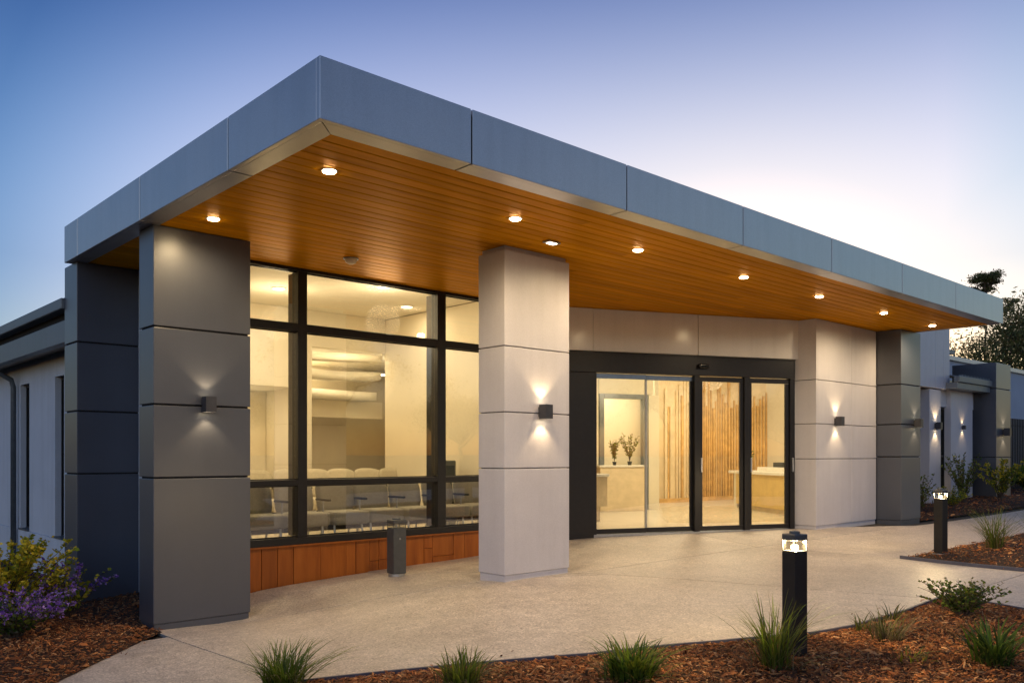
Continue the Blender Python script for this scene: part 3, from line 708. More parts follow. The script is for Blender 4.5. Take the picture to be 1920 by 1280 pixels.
for (x_, y_, f) in ((11.6, 9.4, 1), (13.6, 9.6, 1), (16.5, 11.2, 1), (15.4, 8.6, .6), (18.6, 10.2, 1), (14.8, 13.2, 1.3)):
    room_light(x_, y_, 3.418, POW['lobby'] * f, 'lit downlight in the lobby ceiling behind the glass doors', group=LOB, col=(1, .86, .60))

# waiting room chairs
def chair(mat, name='waiting_chair'):
    t = empty(name, (0, 0, 0))
    N = 7; prof = [(.02 * math.sin(i / (N - 1) * 3.1), .43 + .40 * i / (N - 1)) for i in range(N)]
    vs_ = []; fs = []
    for i, (dy, z) in enumerate(prof):
        hw = .255 - (.05 if i == N - 1 else .012 * (i == N - 2)) - (.02 if i == 0 else 0)
        yb = .20 + (z - .43) * .22
        for j in range(7):
            u_ = j / 6 * 2 - 1; vs_.append((u_ * hw, yb - dy + .045 * u_ * u_ * -1, z + (.0 if i < N - 1 else -.03 * abs(u_) ** 3)))
    k_ = len(vs_); vs_ += [(x_, y_ + .035, z_) for x_, y_, z_ in vs_]
    for i in range(N - 1):
        for j in range(6):
            a = i * 7 + j; fs += [(a, a + 1, a + 8, a + 7), (k_ + a, k_ + a + 7, k_ + a + 8, k_ + a + 1)]
    for i in range(N - 1): fs += [(i * 7, i * 7 + 7, k_ + i * 7 + 7, k_ + i * 7), (i * 7 + 6, k_ + i * 7 + 6, k_ + i * 7 + 13, i * 7 + 13)]
    for j in range(6): fs += [(j, k_ + j, k_ + j + 1, j + 1), ((N - 1) * 7 + j, (N - 1) * 7 + j + 1, k_ + (N - 1) * 7 + j + 1, k_ + (N - 1) * 7 + j)]
    MB().add(vs_, fs).build('backrest', mat, t, 0, True)
    MB().box(-.25, .25, -.26, .21, .27, .435).build('seat', mat, t, .035, True, 3)
    MB().box(-.268, .268, -.05, .05, .20, .265).build('beam', 'frame_black', t, .006)
    for s_ in (-1, 1):
        MB().tube([(s_ * .19, -.18, 0), (s_ * .19, -.14, .37)], .014).build('leg', 'steel', t)
        MB().tube([(s_ * .19, .22, 0), (s_ * .19, .14, .37)], .014).build('leg', 'steel', t)
    MB().box(-.27, -.235, -.16, .2, .56, .59).build('armrest', 'frame_black', t, .01)
    MB().tube([(-.252, .02, .40), (-.252, .02, .565)], .012).build('armrest_post', 'steel', t)
    return t
c0 = chair('chair_fabric'); first = True
near_lab = ['grey waiting chair partly hidden by the charcoal column', 'grey waiting chair, second from the charcoal column', 'grey waiting chair just left of the first window mullion',
 'grey waiting chair just right of the first window mullion', 'grey waiting chair in the wide pane, second from its left mullion', 'grey waiting chair in the wide pane, behind the unlit bollard',
 'grey waiting chair just left of the second window mullion', 'grey waiting chair just right of the second window mullion', 'grey waiting chair, last of the row beside the kiosk']
for i in range(9):
    t = c0 if first else copy_tree(c0); first = False
    t.location = (4.18 + i * .58, 9.72 + random.uniform(-.03, .03), FZ); t.scale = (1.06, 1, 1.03); t.rotation_euler = (0, 0, random.uniform(-.06, .06))
    tag(t, near_lab[i], 'chair', 'grey chairs in the row behind the window')
c1 = chair('chair_pale', 'padded_chair'); first = True
for i in range(8):
    t = c1 if first else copy_tree(c1); first = False
    t.location = (5.0 + i * .5, 12.1 + random.uniform(-.04, .04), FZ); t.scale = (1.05, 1, 1.14); t.rotation_euler = (0, 0, random.uniform(-.08, .08))
    tag(t, 'pale padded chair in the back row of the waiting room, %s from the left wall' % ['first', 'second', 'third', 'fourth', 'fifth', 'sixth', 'seventh', 'last'][i], 'chair', 'pale chairs in the back row')
# kiosk at the right end of the row
ks = empty('kiosk', (8.28, 10.55, FZ)); tag(ks, 'dark upright kiosk with screen at the right end of the waiting room', 'kiosk')
MB().box(8.06, 8.5, 10.4, 10.7, FZ, FZ + .06).build('base', 'kiosk_grey', ks, .01)
MB().box(8.1, 8.46, 10.48, 10.64, FZ + .06, 1.12).build('body', 'kiosk_grey', ks, .02)
MB().box(8.14, 8.42, 10.47, 10.479, .72, 1.04).build('screen', 'screen_dark', ks)
for i in range(5): MB().box(8.15, 8.41, 10.468, 10.479, .3 + i * .05, .32 + i * .05).build('vent_slot', 'frame_black', ks)

# lobby furniture
def oriented(p, q):
    p = Vector((*p, 0)); q = Vector((*q, 0)); d = (q - p).normalized(); nn = Vector((-d.y, d.x, 0)); return p, d, nn, (q - p).length
p, d, nn, L = oriented((15.0, 8.5), (16.5, 10.6)); nn = -nn if nn.x < 0 else nn      # nn points behind the desk
DK = (p.copy(), d.copy(), nn.copy(), L)
dk = empty('reception_desk', p + d * L / 2 + UZ * FZ); tag(dk, 'honey timber reception desk with white counter in the lobby', 'desk')
MB().obox(p, d, nn, UZ, (0, L), (.02, .7), (.13, .80)).build('front_panel', 'desk_wood', dk, .008)
MB().obox(p, d, nn, UZ, (.02, L - .05), (.08, .66), (FZ, .129)).build('kickboard', 'pale_wood', dk)
MB().obox(p, d, nn, UZ, (-.05, L + .28), (-.05, .74), (.801, .86)).build('counter_top', 'counter_white', dk, .006)
MB().obox(p, d, nn, UZ, (-.02, L * .72), (.2, .72), (.861, .95)).build('upper_ledge', 'counter_white', dk, .006)
MB().obox(p, d, nn, UZ, (L + .02, L + .2), (.05, .7), (FZ, .80)).build('end_panel', 'interior_wall_paint', dk)
def posed(nm, base, parent_label, cat, parts):
    t = empty(nm, base); tag(t, parent_label, cat)
    for nm2, mb, mat in parts: mb.build(nm2, mat, t, .004)
    return t
q_ = p + d * 1.15 + nn * .45
posed('desk_tray', q_ + UZ * .951, 'dark document tray on the reception counter', 'tray', [('tray', MB().obox(q_ + UZ * .951, d, nn, UZ, (-.2, .2), (-.12, .12), (0, .10)), 'pot_dark')])
q_ = p + d * 1.72 + nn * .4
posed('desk_telephone', q_ + UZ * .861, 'small dark telephone at the far end of the reception counter', 'telephone', [('base', MB().obox(q_ + UZ * .861, d, nn, UZ, (-.1, .1), (-.09, .09), (0, .05)), 'pot_dark'), ('handset', MB().obox(q_ + UZ * .912, d, nn, UZ, (-.09, -.04), (-.09, .09), (0, .04)), 'pot_dark')])
lc = empty('side_counter', (11.0, 10.5, FZ)); tag(lc, 'pale timber low counter inside the left door leaf', 'counter')
p2, d2, n2, L2 = oriented((10.3, 10.4), (11.42, 9.92))
MB().obox(p2, d2, n2, UZ, (0, L2), (0, .5), (.3, .82)).build('cabinet', 'pale_wood', lc, .006)
MB().obox(p2, d2, n2, UZ, (-.02, L2 + .03), (-.03, .53), (.821, .87)).build('counter_top', 'counter_white', lc, .006)
MB().obox(p2, d2, n2, UZ, (.05, L2 - .12), (.06, .45), (FZ, .299)).build('pedestal', 'pale_wood', lc)
pc = empty('planter_cabinet', (13.9, 11.6, FZ)); tag(pc, 'pale cabinet with white top carrying plants before the lobby portal', 'cabinet')
p3, d3, n3, L3 = oriented((13.3, 11.75), (14.25, 11.33))
MB().obox(p3, d3, n3, UZ, (0, L3), (0, .3), (FZ, .95)).build('cabinet', 'pale_wood', pc, .006)
MB().obox(p3, d3, n3, UZ, (-.03, L3 + .03), (-.03, .33), (.951, .99)).build('cabinet_top', 'counter_white', pc, .006)

# roof over the rooms
MB().prism([(3.9, 9.3), (8.7, 9.3), (9.7, 8.8), (12.95, 7.35), (15.9, 7.35), (15.9, 8.1), (22.3, 8.1), (22.3, 19), (6.3, 19), (6.3, 14.4), (3.9, 14.4)], 3.68, 3.78).build('roof_slab', 'roof_metal', pav)
MB().box(3.62, 3.69, 9.10, 10.985, -.8, 3.40).build('side_wall', 'render_wall', pav, .004); MB().box(3.62, 3.69, 10.99, 13.3, -.8, 3.7).build('side_wall', 'render_wall', pav)

# ------------------------------------------------------------------ side wing (left edge of the picture)
wing = empty('side_wing', (4.5, 18, -.6)); tag(wing, 'low grey rendered wing with slit windows and eaves gutter at left', 'building')
WU = 3.35; slits = [(12.53, 12.96), (14.31, 14.84), (16.4, 16.9), (18.4, 18.9), (20.4, 20.9)]
ys = [10.98] + [v_ for s_ in slits for v_ in s_] + [30]
for i in range(0, len(ys), 2): MB().box(WU, WU + .2, ys[i], ys[i + 1], .06, 2.75).build('wall_pier', 'render_wall', wing, .004)
for a, b_ in slits:
    MB().box(WU + .002, WU + .2, a + .001, b_ - .001, 2.28, 2.75).build('window_head', 'render_wall', wing)
    w_ = MB().box(WU + .11, WU + .13, a + .035, b_ - .035, .10, 2.24).build('window', 'dark_glass', wing)
    for (p, q, r_, s_) in ((a + .001, a + .034, .062, 2.279), (b_ - .034, b_ - .001, .062, 2.279), (a + .035, b_ - .035, .062, .1), (a + .035, b_ - .035, 2.241, 2.279)):
        MB().box(WU + .08, WU + .15, p, q, r_, s_).build('window_frame', 'frame_black', w_)
    MB().box(WU - .03, WU + .079, a + .001, b_ - .001, .062, .085).build('window_sill', 'downpipe_paint', w_)
MB().box(WU - .015, WU + .2, 10.98, 30, -.9, .058).build('base_course', 'render_wall', wing, .004)
MB().box(2.9, 3.03, 10.98, 30, 2.92, 3.05).build('gutter', 'roof_metal', wing, .012)
MB().box(2.96, 3.06, 10.98, 30, 2.54, 2.80).build('fascia_board', 'roof_metal', wing, .004)
MB().box(3.061, 3.75, 10.98, 30, 2.60, 2.66).build('eaves_soffit', 'charcoal_panel', wing)
MB().box(3.05, 3.2, 10.98, 30, 2.801, 2.93).build('gutter_support', 'joint_dark', wing)
for xa, xb, ya, yb, zb in ((2.95, 3.69, 10.98, 14.45, 3.12), (2.95, 6.2, 14.46, 30, 3.34)):
    MB().add([(xa, ya, 3.06), (xb, ya, zb), (xb, yb, zb), (xa, yb, 3.06), (xa, ya, 3.03), (xb, ya, zb - .03), (xb, yb, zb - .03), (xa, yb, 3.03)],
         [(0, 1, 2, 3), (7, 6, 5, 4), (0, 4, 5, 1), (1, 5, 6, 2), (2, 6, 7, 3), (3, 7, 4, 0)]).build('roof_sheet', 'roof_metal', wing)
MB().tube([(3.0, 14.95, 2.93), (3.0, 14.95, 2.82), (2.93, 14.95, 2.78), (2.93, 14.95, 2.55), (3.25, 14.95, 2.36), (3.28, 14.95, 2.25), (3.28, 14.95, -.6)], .04, 10).build('downpipe', 'downpipe_paint', wing, 0, True)

# ------------------------------------------------------------------ far wing (right)
fw = empty('far_wing', (20, 8.2, 0)); tag(fw, 'far wing with pale piers, slit windows and low metal roof', 'building')
FY = 7.6
def fb(nm, x0, x1, y0, y1, z0, z1, mat, bev=.004, parent=fw): return MB().box(x0, x1, y0, y1, z0, z1).build(nm, mat, parent, bev)
fb('wall_pier', 19.48, 20.10, FY, FY + .3, -.2, 2.66, 'white_panel'); fb('wall_pier', 20.69, 22.03, FY, FY + .3, -.2, 2.71, 'white_panel')
fb('recess_wall', 15.93, 19.47, FY + .25, FY + .4, -.2, 2.66, 'charcoal_panel')
for a, b_ in ((20.12, 20.68), (22.05, 22.38)):
    fb('window_head', a, b_, FY + .1, FY + .3, 2.3, 2.7, 'white_panel')
    w_ = fb('window', a + .03, b_ - .03, FY + .17, FY + .19, .25, 2.25, 'dark_glass', 0)
    for (p, q, r_, s_) in ((a, a + .03, .2, 2.29), (b_ - .03, b_, .2, 2.29), (a + .031, b_ - .031, .2, .25), (a + .031, b_ - .031, 2.25, 2.29), (a + .031, b_ - .031, 1.16, 1.2)):
        fb('window_frame', p, q, FY + .14, FY + .22, r_, s_, 'frame_black', 0, w_)
    fb('window_apron', a, b_, FY + .1, FY + .3, -.2, .198, 'white_panel')
xj = [17.6, 19.72, 20.17, 20.54]
for i in range(3): fb('parapet_panel', xj[i] + .006, xj[i + 1] - .006, FY - .03, FY + .3, 2.69, 4.08, 'white_panel')
fb('parapet_core', 17.62, 20.5, FY + .0, FY + .28, 2.70, 4.06, 'joint_grey', 0)
fb('gutter', 20.30, 22.9, FY - .32, FY - .2, 2.84, 2.98, 'roof_metal', .012); fb('fascia_board', 20.30, 22.38, FY - .28, FY - .04, 2.70, 2.835, 'roof_metal')
MB().add([(20.545, FY - .3, 2.985), (22.9, FY - .3, 2.985), (22.9, FY + 2.5, 3.5), (20.545, FY + 2.5, 3.5), (20.545, FY - .3, 2.96), (22.9, FY - .3, 2.96), (22.9, FY + 2.5, 3.46), (20.545, FY + 2.5, 3.46)],
         [(0, 1, 2, 3), (7, 6, 5, 4), (0, 4, 5, 1), (1, 5, 6, 2), (2, 6, 7, 3), (3, 7, 4, 0)]).build('roof_sheet', 'roof_metal', fw)
for i in range(12): fb('roof_rib', 20.6 + i * .19, 20.62 + i * .19, FY - .28, FY - .2, 2.99, 3.03, 'roof_metal', 0)
column(22.40, 23.42, 7.2, 8.2, [1.15, 2.80, 3.42], .12, 'charcoal_panel', 'grey clad corner column of the far wing', parent=fw)
fb('roof_plant', 21.5, 22.6, 9.4, 10.4, 3.35, 4.05, 'roof_metal'); fb('roof_plant', 23.2, 24.4, 10.0, 11.0, 3.3, 4.1, 'neighbour_wall')
fb('rear_wall', 22.5, 30, 9.3, 9.5, 0, 3.3, 'charcoal_panel')

# neighbour wall and fence
nb = MB().prism([(27.5, 4.5), (44, 8), (44, 16), (27.5, 16)], 0, 4.35)
nb2 = empty('neighbour_building', (34, 12, 0)); tag(nb2, 'pale blue grey neighbouring wall behind the picket fence', 'building')
MB().box(31, 46, 11.9, 18, -.2, 4.6).build('wall', 'neighbour_wall', nb2)
MB().box(30.9, 46.1, 11.8, 18.1, 4.6, 4.75).build('coping', 'counter_white', nb2)
fe = empty('picket_fence', (28, 8.8, 0)); tag(fe, 'dark metal picket fence beyond the far wing', 'fence')
for z in (.5, 2.1): MB().box(23.5, 40, 9.1, 9.13, z, z + .05).build('rail', 'fence_metal', fe)
x = 23.6
while x < 40:
    MB().box(x, x + .035, 9.06, 9.095, .1, 2.35).build('picket', 'fence_metal', fe); x += .16

# ------------------------------------------------------------------ lamps
def downlight(x, y, label, power=1.0, grp='canopy downlights'):
    t = empty('downlight', (x, y, SOF)); tag(t, label, 'downlight', grp)
    z = SOF + .006
    MB().lathe([(.064, -.006), (.066, -.001)], 24, (x, y, z)).build('trim_ring', 'steel', t)
    MB().lathe([(.046, -.0145), (.052, -.0062)], 24, (x, y, z)).build('lens', 'downlight_glow', t)
    lamp('lamp', 'SPOT', (0, 0, -.03), POW['down'] * power, WARM, t, spot_size=R(172), spot_blend=.7, shadow_soft_size=.07)
dl = ['lit downlight nearest the canopy corner', 'lit downlight second along the front row, above the pale free column', 'lit downlight third along the front row of the canopy',
      'lit downlight fourth along the front row, above the doors', 'lit downlight fifth along the front row, before the wide pale pier', 'lit downlight sixth along the front row', 'lit downlight last in the front row at the far end']
for x_, lb in zip((3.45, 5.42, 7.22, 9.28, 11.18, 13.22, 15.09), dl): downlight(x_, 5.84, lb)
downlight(3.35, 7.75, 'lit downlight directly in front of the charcoal front column', .5)
t = empty('emergency_light', (6.29, 6.22, SOF)); tag(t, 'small square fitting in the soffit just before the pale column', 'light')
MB().box(6.20, 6.38, 6.18, 6.27, SOF - .012, SOF + .005).build('housing', 'steel', t, .003); MB().box(6.24, 6.34, 6.195, 6.255, SOF - .016, SOF - .0125).build('lens', 'room_light_glow', t)
t = empty('smoke_detector', (5.16, 8.27, SOF)); tag(t, 'small round detector on the soffit before the window', 'detector')
MB().lathe([(.03, -.06), (.055, -.045), (.07, -.012), (.07, .005)], 24, (5.16, 8.27, SOF)).build('dome', 'pale_wood', t, 0, True)
MB().lathe([(.085, -.008), (.085, .004)], 24, (5.16, 8.27, SOF)).build('base', 'steel', t)

def wall_light(x, y, z, label, s=1.0, on=True, grp='up and down wall lights'):
    t = empty('wall_light', (x, y, z)); tag(t, label, 'wall light', grp)
    w, dp, hh = .053 * s, .105 * s, .076 * s
    MB().box(x - w * .7, x + w * .7, y - .03 * s, y - .001, z - hh * .7, z + hh * .7).build('back_plate', 'lamp_body', t, .003)
    mb = MB(); yo = y - .03 * s; th = .006
    mb.box(x - w, x - w + th, yo - dp, yo, z - hh, z + hh); mb.box(x + w - th, x + w, yo - dp, yo, z - hh, z + hh)
    mb.box(x - w + th + .0005, x + w - th - .0005, yo - dp, yo - dp + th, z - hh, z + hh); mb.box(x - w + th + .0005, x + w - th - .0005, yo - th, yo, z - hh, z + hh)
    mb.box(x - w + th + .001, x + w - th - .001, yo - dp + th + .0005, yo - th - .0005, z - .02, z + .02)
    mb.build('housing', 'lamp_body', t)
    if on:
        for sg in (-1, 1):
            zz = z + sg * (hh - .012)
            MB().box(x - w + .01, x + w - .01, yo - dp + .01, yo - .01, zz - .004, zz + .004).build('lens', 'wall_glow', t)
            lamp('lamp', 'SPOT', (0, -.03 * s - dp * .5, sg * (hh + .004)), POW['wall'] * s * s, (1, .70, .36), t, spot_size=R(100), spot_blend=.5, shadow_soft_size=.022, rot=(0 if sg < 0 else math.pi, 0, 0))
wall_light(3.51, 8.30, 1.70, 'lit wall light on the charcoal front column')
wall_light(6.53, 6.63, 1.67, 'lit wall light on the pale free column')
wall_light(13.56, 6.80, 1.76, 'lit wall light on the wide pale pier right of the doors')
wall_light(15.66, 6.37, 1.77, 'lit wall light on the grey column at the canopy end')
wall_light(19.78, FY, 1.85, 'lit wall light on the narrow pale pier of the far wing', 1.05)
wall_light(21.36, FY, 1.85, 'small lit wall light on the broad pale pier of the far wing', .6)
wall_light(22.88, 7.2, 1.76, 'lit wall light on the farthest grey column', 1.25)
wall_light(3.80, 10.49, 1.745, 'unlit wall light on the shadowed rear column', 1.0, False)

def bollard(x, y, label, lit=True, hgt=.85, a=.062, rz=0.0, mat='bollard_black', pw=1.0):
    z = bz = 0
    t = empty('bollard_light', (0, 0, 0)); tag(t, label, 'bollard')
    ch = .02
    MB().lathe([(.10, -.02), (.10, .01)], 24).build('base_plate', 'steel', t)
    hb = hgt * .835
    MB().box(-a, a, -a, a, .011, hb).build('post', mat, t, .004)
    MB().box(-a * 1.0, a * 1.0, -a * 1.0, a * 1.0, hb + .001, hb + .008).build('rim', mat, t, .002)
    gz0, gz1 = hb + .009, hgt * .925
    gl = MB(); 
    for sx in (-1, 1):
        gl.box(sx * a * .94 - .0015, sx * a * .94 + .0015, -a * .9, a * .9, gz0, gz1); gl.box(-a * .9, a * .9, sx * a * .94 - .0015, sx * a * .94 + .0015, gz0, gz1)
    gl.build('glass_lantern', 'lamp_glass', t)
    for sx in (-1, 1):
        for sy in (-1, 1): MB().box(sx * a * .93 - .003, sx * a * .93 + .003, sy * a * .93 - .003, sy * a * .93 + .003, gz0, gz1).build('corner_rod', mat, t)
    MB().box(-a * 1.03, a * 1.03, -a * 1.03, a * 1.03, gz1 + .001, gz1 + .045).build('cap', 'bollard_grey', t, .008)
    MB().lathe([(a * .62, gz1 + .046), (a * .58, gz1 + .062), (a * .3, gz1 + .066)], 20).build('cap_knob', 'bollard_grey', t, 0, False)
    if lit:
        MB().lathe([(.016, gz0 + .002), (.026, gz0 + .014), (.024, gz0 + .032), (.010, gz0 + .042)], 16).build('bulb', 'bulb_glow', t, 0, True)
        lamp('lamp', 'POINT', (0, 0, gz1 - .012), POW['bollard'] * pw, (1, .74, .40), t, shadow_soft_size=.022)
    else:
        MB().lathe([(.018, gz0 + .01), (.022, gz1 - .01)], 12).build('bulb', 'counter_white', t)
        b_ = MB().tube([(0, -a - .004, hb * .78), (0, -a + .002, hb * .78)], .013, 12).build('lock_cover', 'steel', t)
    t.location = (x, y, g(x, y) + .02); t.rotation_euler[2] = rz
    return t
b1 = bollard(5.31, 2.95, 'lit black square bollard lamp nearest the camera in the front bed', True, .85, .058, R(-14))
b1.location[2] += .03
bollard(11.61, 4.39, 'lit black square bollard lamp in the pointed bed further back', True, .85, .06, R(-10), pw=.6).location[2] += .03
bollard(5.94, 8.50, 'unlit grey bollard lamp on the paving before the timber plinth', False, .66, .085, R(-6), 'bollard_grey')

# ------------------------------------------------------------------ plants
def blades(N, h, spread, width, cols, lean=1.0, seg=5, stiff=.5):
    V = []; Q = []; T = []
    for i in range(N):
        a = random.uniform(0, 2 * math.pi); r0 = random.random() ** .7 * spread * .22; hh = h * random.uniform(.55, 1.1); ln = lean * random.uniform(.15, 1.35) * hh
        bx, by = r0 * math.cos(a), r0 * math.sin(a); a2 = a + random.gauss(0, .7); dx, dy = math.cos(a2), math.sin(a2)
        tw = random.uniform(0, math.pi); w = width * random.uniform(.6, 1.2); c_ = np.array(random.choice(cols)) * random.uniform(.6, 1.35)
        k_ = len(V); curl = random.uniform(.7, 1.5)
        for s_ in range(seg + 1):
            t = s_ / seg; out = ln * t ** (1.6 * curl); z = hh * (t - stiff * .45 * t ** 3 * (ln / hh) ** .6)
            ww = w * (1 - t) ** .6 * (.55 + .45 * min(1, t * 4)) * .5 + .0004
            px, py = -dy * math.cos(tw * .3) , dx
            cx_, cy_ = bx + dx * out, by + dy * out
            V += [(cx_ - px * ww, cy_ - py * ww, z), (cx_ + px * ww, cy_ + py * ww, z + ww * .3)]
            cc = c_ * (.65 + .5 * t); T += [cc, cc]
            if s_: Q.append((k_ + 2 * s_ - 2, k_ + 2 * s_ - 1, k_ + 2 * s_ + 1, k_ + 2 * s_))
    return np.array(V), np.array(Q), np.array(T)
GREEN = [(.10, .17, .02), (.15, .22, .024), (.21, .25, .03), (.06, .12, .02)]
OLIVE = [(.12, .14, .03), (.16, .16, .035), (.08, .11, .03), (.2, .18, .05)]
DRY = [(.25, .19, .10), (.17, .13, .08), (.3, .24, .12), (.12, .12, .05)]
def plant_base(nm, x, y, label, cat, poly, group=None):
    z = float(bed_z(poly, np.array(x), np.array(y))) if poly else g(x, y)
    t = empty(nm, (x, y, z)); tag(t, label, cat, group); return t, np.array((x, y, z))
def grass(nm, x, y, label, N, h, sp_, w, cols, poly, lean=.8, cat='grass clump', extra=None):
    t, o_ = plant_base(nm, x, y, label, cat, poly)
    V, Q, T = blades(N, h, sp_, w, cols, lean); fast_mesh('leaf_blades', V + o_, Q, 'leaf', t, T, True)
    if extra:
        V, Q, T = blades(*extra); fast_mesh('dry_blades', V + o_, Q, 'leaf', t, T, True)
    return t
def leafy(nm, x, y, label, cat, poly, h, rad, stems, lps, lsize, cols, flower=None, lean=.7, up=0.0, flat=1.0):
    """upright branching shrub: stems with alternate leaves, optional flower heads"""
    t, o_ = plant_base(nm, x, y, label, cat, poly); mb = MB(); V = []; Q = []; T = []; FV = []; FQ = []; FT = []
    def leaf_at(p, d, s_, c_, V, Q, T):
        d = Vector(d).normalized(); u = d.cross(Vector((random.gauss(0, 1), random.gauss(0, 1), random.gauss(0, 1)))).normalized() * s_ * .32
        k_ = len(V); m_ = p + d * s_ * .5 + Vector((0, 0, s_ * .06)); e_ = p + d * s_
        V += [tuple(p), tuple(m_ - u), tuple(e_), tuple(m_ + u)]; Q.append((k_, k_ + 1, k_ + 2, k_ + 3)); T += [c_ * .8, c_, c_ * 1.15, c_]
    for i in range(stems):
        a = random.uniform(0, 2 * math.pi); hh = h * random.uniform(.55, 1.08); out = rad * random.uniform(.15, 1)
        dx, dy = math.cos(a), math.sin(a); pts = []
        for s_ in range(7):
            u = s_ / 6; pts.append(Vector((dx * (.03 + out * u ** (1 + lean)) + random.gauss(0, .012), dy * (.03 + out * u ** (1 + lean)) + random.gauss(0, .012), hh * u * (1 - .12 * u))) + Vector(o_))
        mb.tube(pts, [.005 * (1 - .12 * k_) * (h / .6) ** .5 for k_ in range(7)], 4)
        for q in range(lps):
            u = random.uniform(.18, 1.0); k_ = min(5, int(u * 6)); p = pts[k_].lerp(pts[k_ + 1], u * 6 - k_)
            aa = random.uniform(0, 2 * math.pi); dd = Vector((math.cos(aa), math.sin(aa), random.uniform(-.2, .9) + up))
            leaf_at(p, dd, lsize * random.uniform(.5, 1.25), np.array(random.choice(cols)) * random.uniform(.55, 1.4), V, Q, T)
        if flower and random.random() < flower[1]:
            for q in range(flower[2]):
                u = random.uniform(.72, 1.0); k_ = min(5, int(u * 6)); p = pts[k_].lerp(pts[k_ + 1], u * 6 - k_) + Vector((random.gauss(0, .018), random.gauss(0, .018), random.gauss(.01, .018)))
                c_ = np.array(random.choice(flower[0])) * random.uniform(.6, 1.3)
                for w_ in range(3): leaf_at(p, Vector((random.gauss(0, 1), random.gauss(0, 1), random.gauss(.3, .7))), flower[3] * random.uniform(.6, 1.2), c_, FV, FQ, FT)
    mb.build('stems', 'bark', t)
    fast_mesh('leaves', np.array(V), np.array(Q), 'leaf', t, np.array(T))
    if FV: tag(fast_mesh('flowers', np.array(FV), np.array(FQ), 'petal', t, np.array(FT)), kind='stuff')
    return t
PURP = [(.34, .15, .62), (.46, .26, .72), (.24, .10, .52), (.55, .34, .74)]
YEL = [(.7, .52, .03), (.8, .62, .06), (.55, .45, .03)]
YG = [(.36, .36, .025), (.50, .44, .03), (.22, .27, .02), (.60, .48, .03)]
grass('grass_tuft', 2.72, 5.20, 'dark green grass tuft at the bottom left end of the front bed', 300, .33, .6, .010, GREEN, BED1, 1.15, extra=(70, .26, .6, .007, DRY, 1.4))
grass('grass_tuft', 3.42, 4.18, 'green strappy tuft at the front bed edge, second from left', 170, .25, .5, .013, GREEN[1:3] + OLIVE[:2], BED1, .8, extra=(110, .15, .8, .008, OLIVE + DRY, 1.7))
grass('grass_tuft', 4.16, 3.42, 'broad leaved green tuft at the middle of the front bed edge', 230, .28, .6, .019, GREEN, BED1, 1.05, extra=(120, .14, .9, .011, GREEN + OLIVE, 1.8))
grass('grass_tuft', 4.90, 2.86, 'tall grass clump growing against the near lit bollard', 150, .50, .38, .010, GREEN[:3] + OLIVE[:2], BED1, .75, extra=(90, .22, .8, .006, DRY + OLIVE, 1.6))
grass('dry_tuft', 6.22, 2.72, 'sparse greyish dry tuft in the front bed right of the bollard', 130, .22, .5, .005, DRY, BED1, 1.5, extra=(40, .26, .5, .009, OLIVE, .8))
leafy('low_shrub', 7.5, 2.66, 'small dark green shrub near the point of the front bed', 'shrub', BED1, .32, .34, 80, 22, .034, GREEN + OLIVE, None, .3)
grass('grass_tuft', 6.0, 1.95, 'bright green leafy clump at the lower right corner', 120, .33, .5, .02, [(.09, .16, .02), (.14, .2, .03), (.06, .11, .02)], BED1, .9, extra=(60, .15, .6, .008, OLIVE, 1.4))
grass('seedling', 6.45, 3.02, 'small yellow green seedling sprouting at the bed edging', 26, .16, .3, .012, OLIVE, BED1, .8)
grass('seedling', 6.95, 3.0, 'second small seedling at the bed edging, nearer the point', 24, .17, .3, .014, OLIVE, BED1, .7)
grass('seedling', 5.72, 2.35, 'low yellowish sprig on the mulch right of the near bollard', 40, .10, .5, .010, OLIVE + YG, BED1, 1.4)
grass('seedling', 6.6, 2.1, 'low olive sprig on the mulch between dry tuft and corner clump', 44, .09, .5, .010, OLIVE, BED1, 1.5)
grass('wispy_grass', 12.69, 4.10, 'wispy arching grass clump behind the far lit bollard', 170, .62, .5, .008, GREEN[:2] + OLIVE + DRY[:1], BED2, .95)
grass('wispy_grass', 14.7, 4.15, 'wispy grass clump at the right picture edge in the pointed bed', 110, .55, .5, .008, GREEN[:2] + OLIVE, BED2, .8)
grass('wispy_grass', 13.1, 3.3, 'low grey green clump low in the pointed bed', 90, .2, .5, .01, OLIVE + DRY, BED2, 1.3)
leafy('garden_shrub', 17.3, 6.95, 'thin shrub beside the grey column at the canopy end', 'shrub', BED3, .8, .3, 20, 30, .05, GREEN + OLIVE, None, .5, .4)
leafy('garden_shrub', 20.2, 7.15, 'feathery green shrub before the broad pale pier', 'shrub', BED3, 1.15, .5, 34, 40, .055, GREEN + OLIVE, None, .5, .5)
leafy('garden_shrub', 21.9, 6.95, 'yellow flowering shrub before the farthest grey column', 'shrub', BED3, 1.0, .7, 40, 40, .055, YG + GREEN, (YEL, .5, 6, .06), .5, .4)
leafy('garden_shrub', 18.7, 6.85, 'low green shrub behind the far lit bollard', 'shrub', BED3, .5, .4, 30, 30, .045, GREEN + YG, None, .5)
leafy('garden_shrub', 26.5, 7.6, 'low rounded hedge shrub before the picket fence', 'shrub', BED3, .8, 1.0, 60, 26, .12, GREEN + YG, None, .4)
leafy('garden_shrub', 29.5, 8.2, 'hedge shrub at the right picture edge before the fence', 'shrub', BED3, .9, 1.1, 60, 26, .12, GREEN, None, .4)
leafy('yellow_shrub', 2.02, 9.55, 'yellow green leafy shrub before the side wing', 'shrub', BED4, .92, .66, 90, 34, .062, YG, (YEL, .9, 14, .04), .5)
leafy('yellow_shrub', 1.35, 10.4, 'darker green shrub at the left picture edge', 'shrub', BED4, .8, .6, 50, 26, .065, GREEN + YG, (YEL, .4, 6, .035), .5)
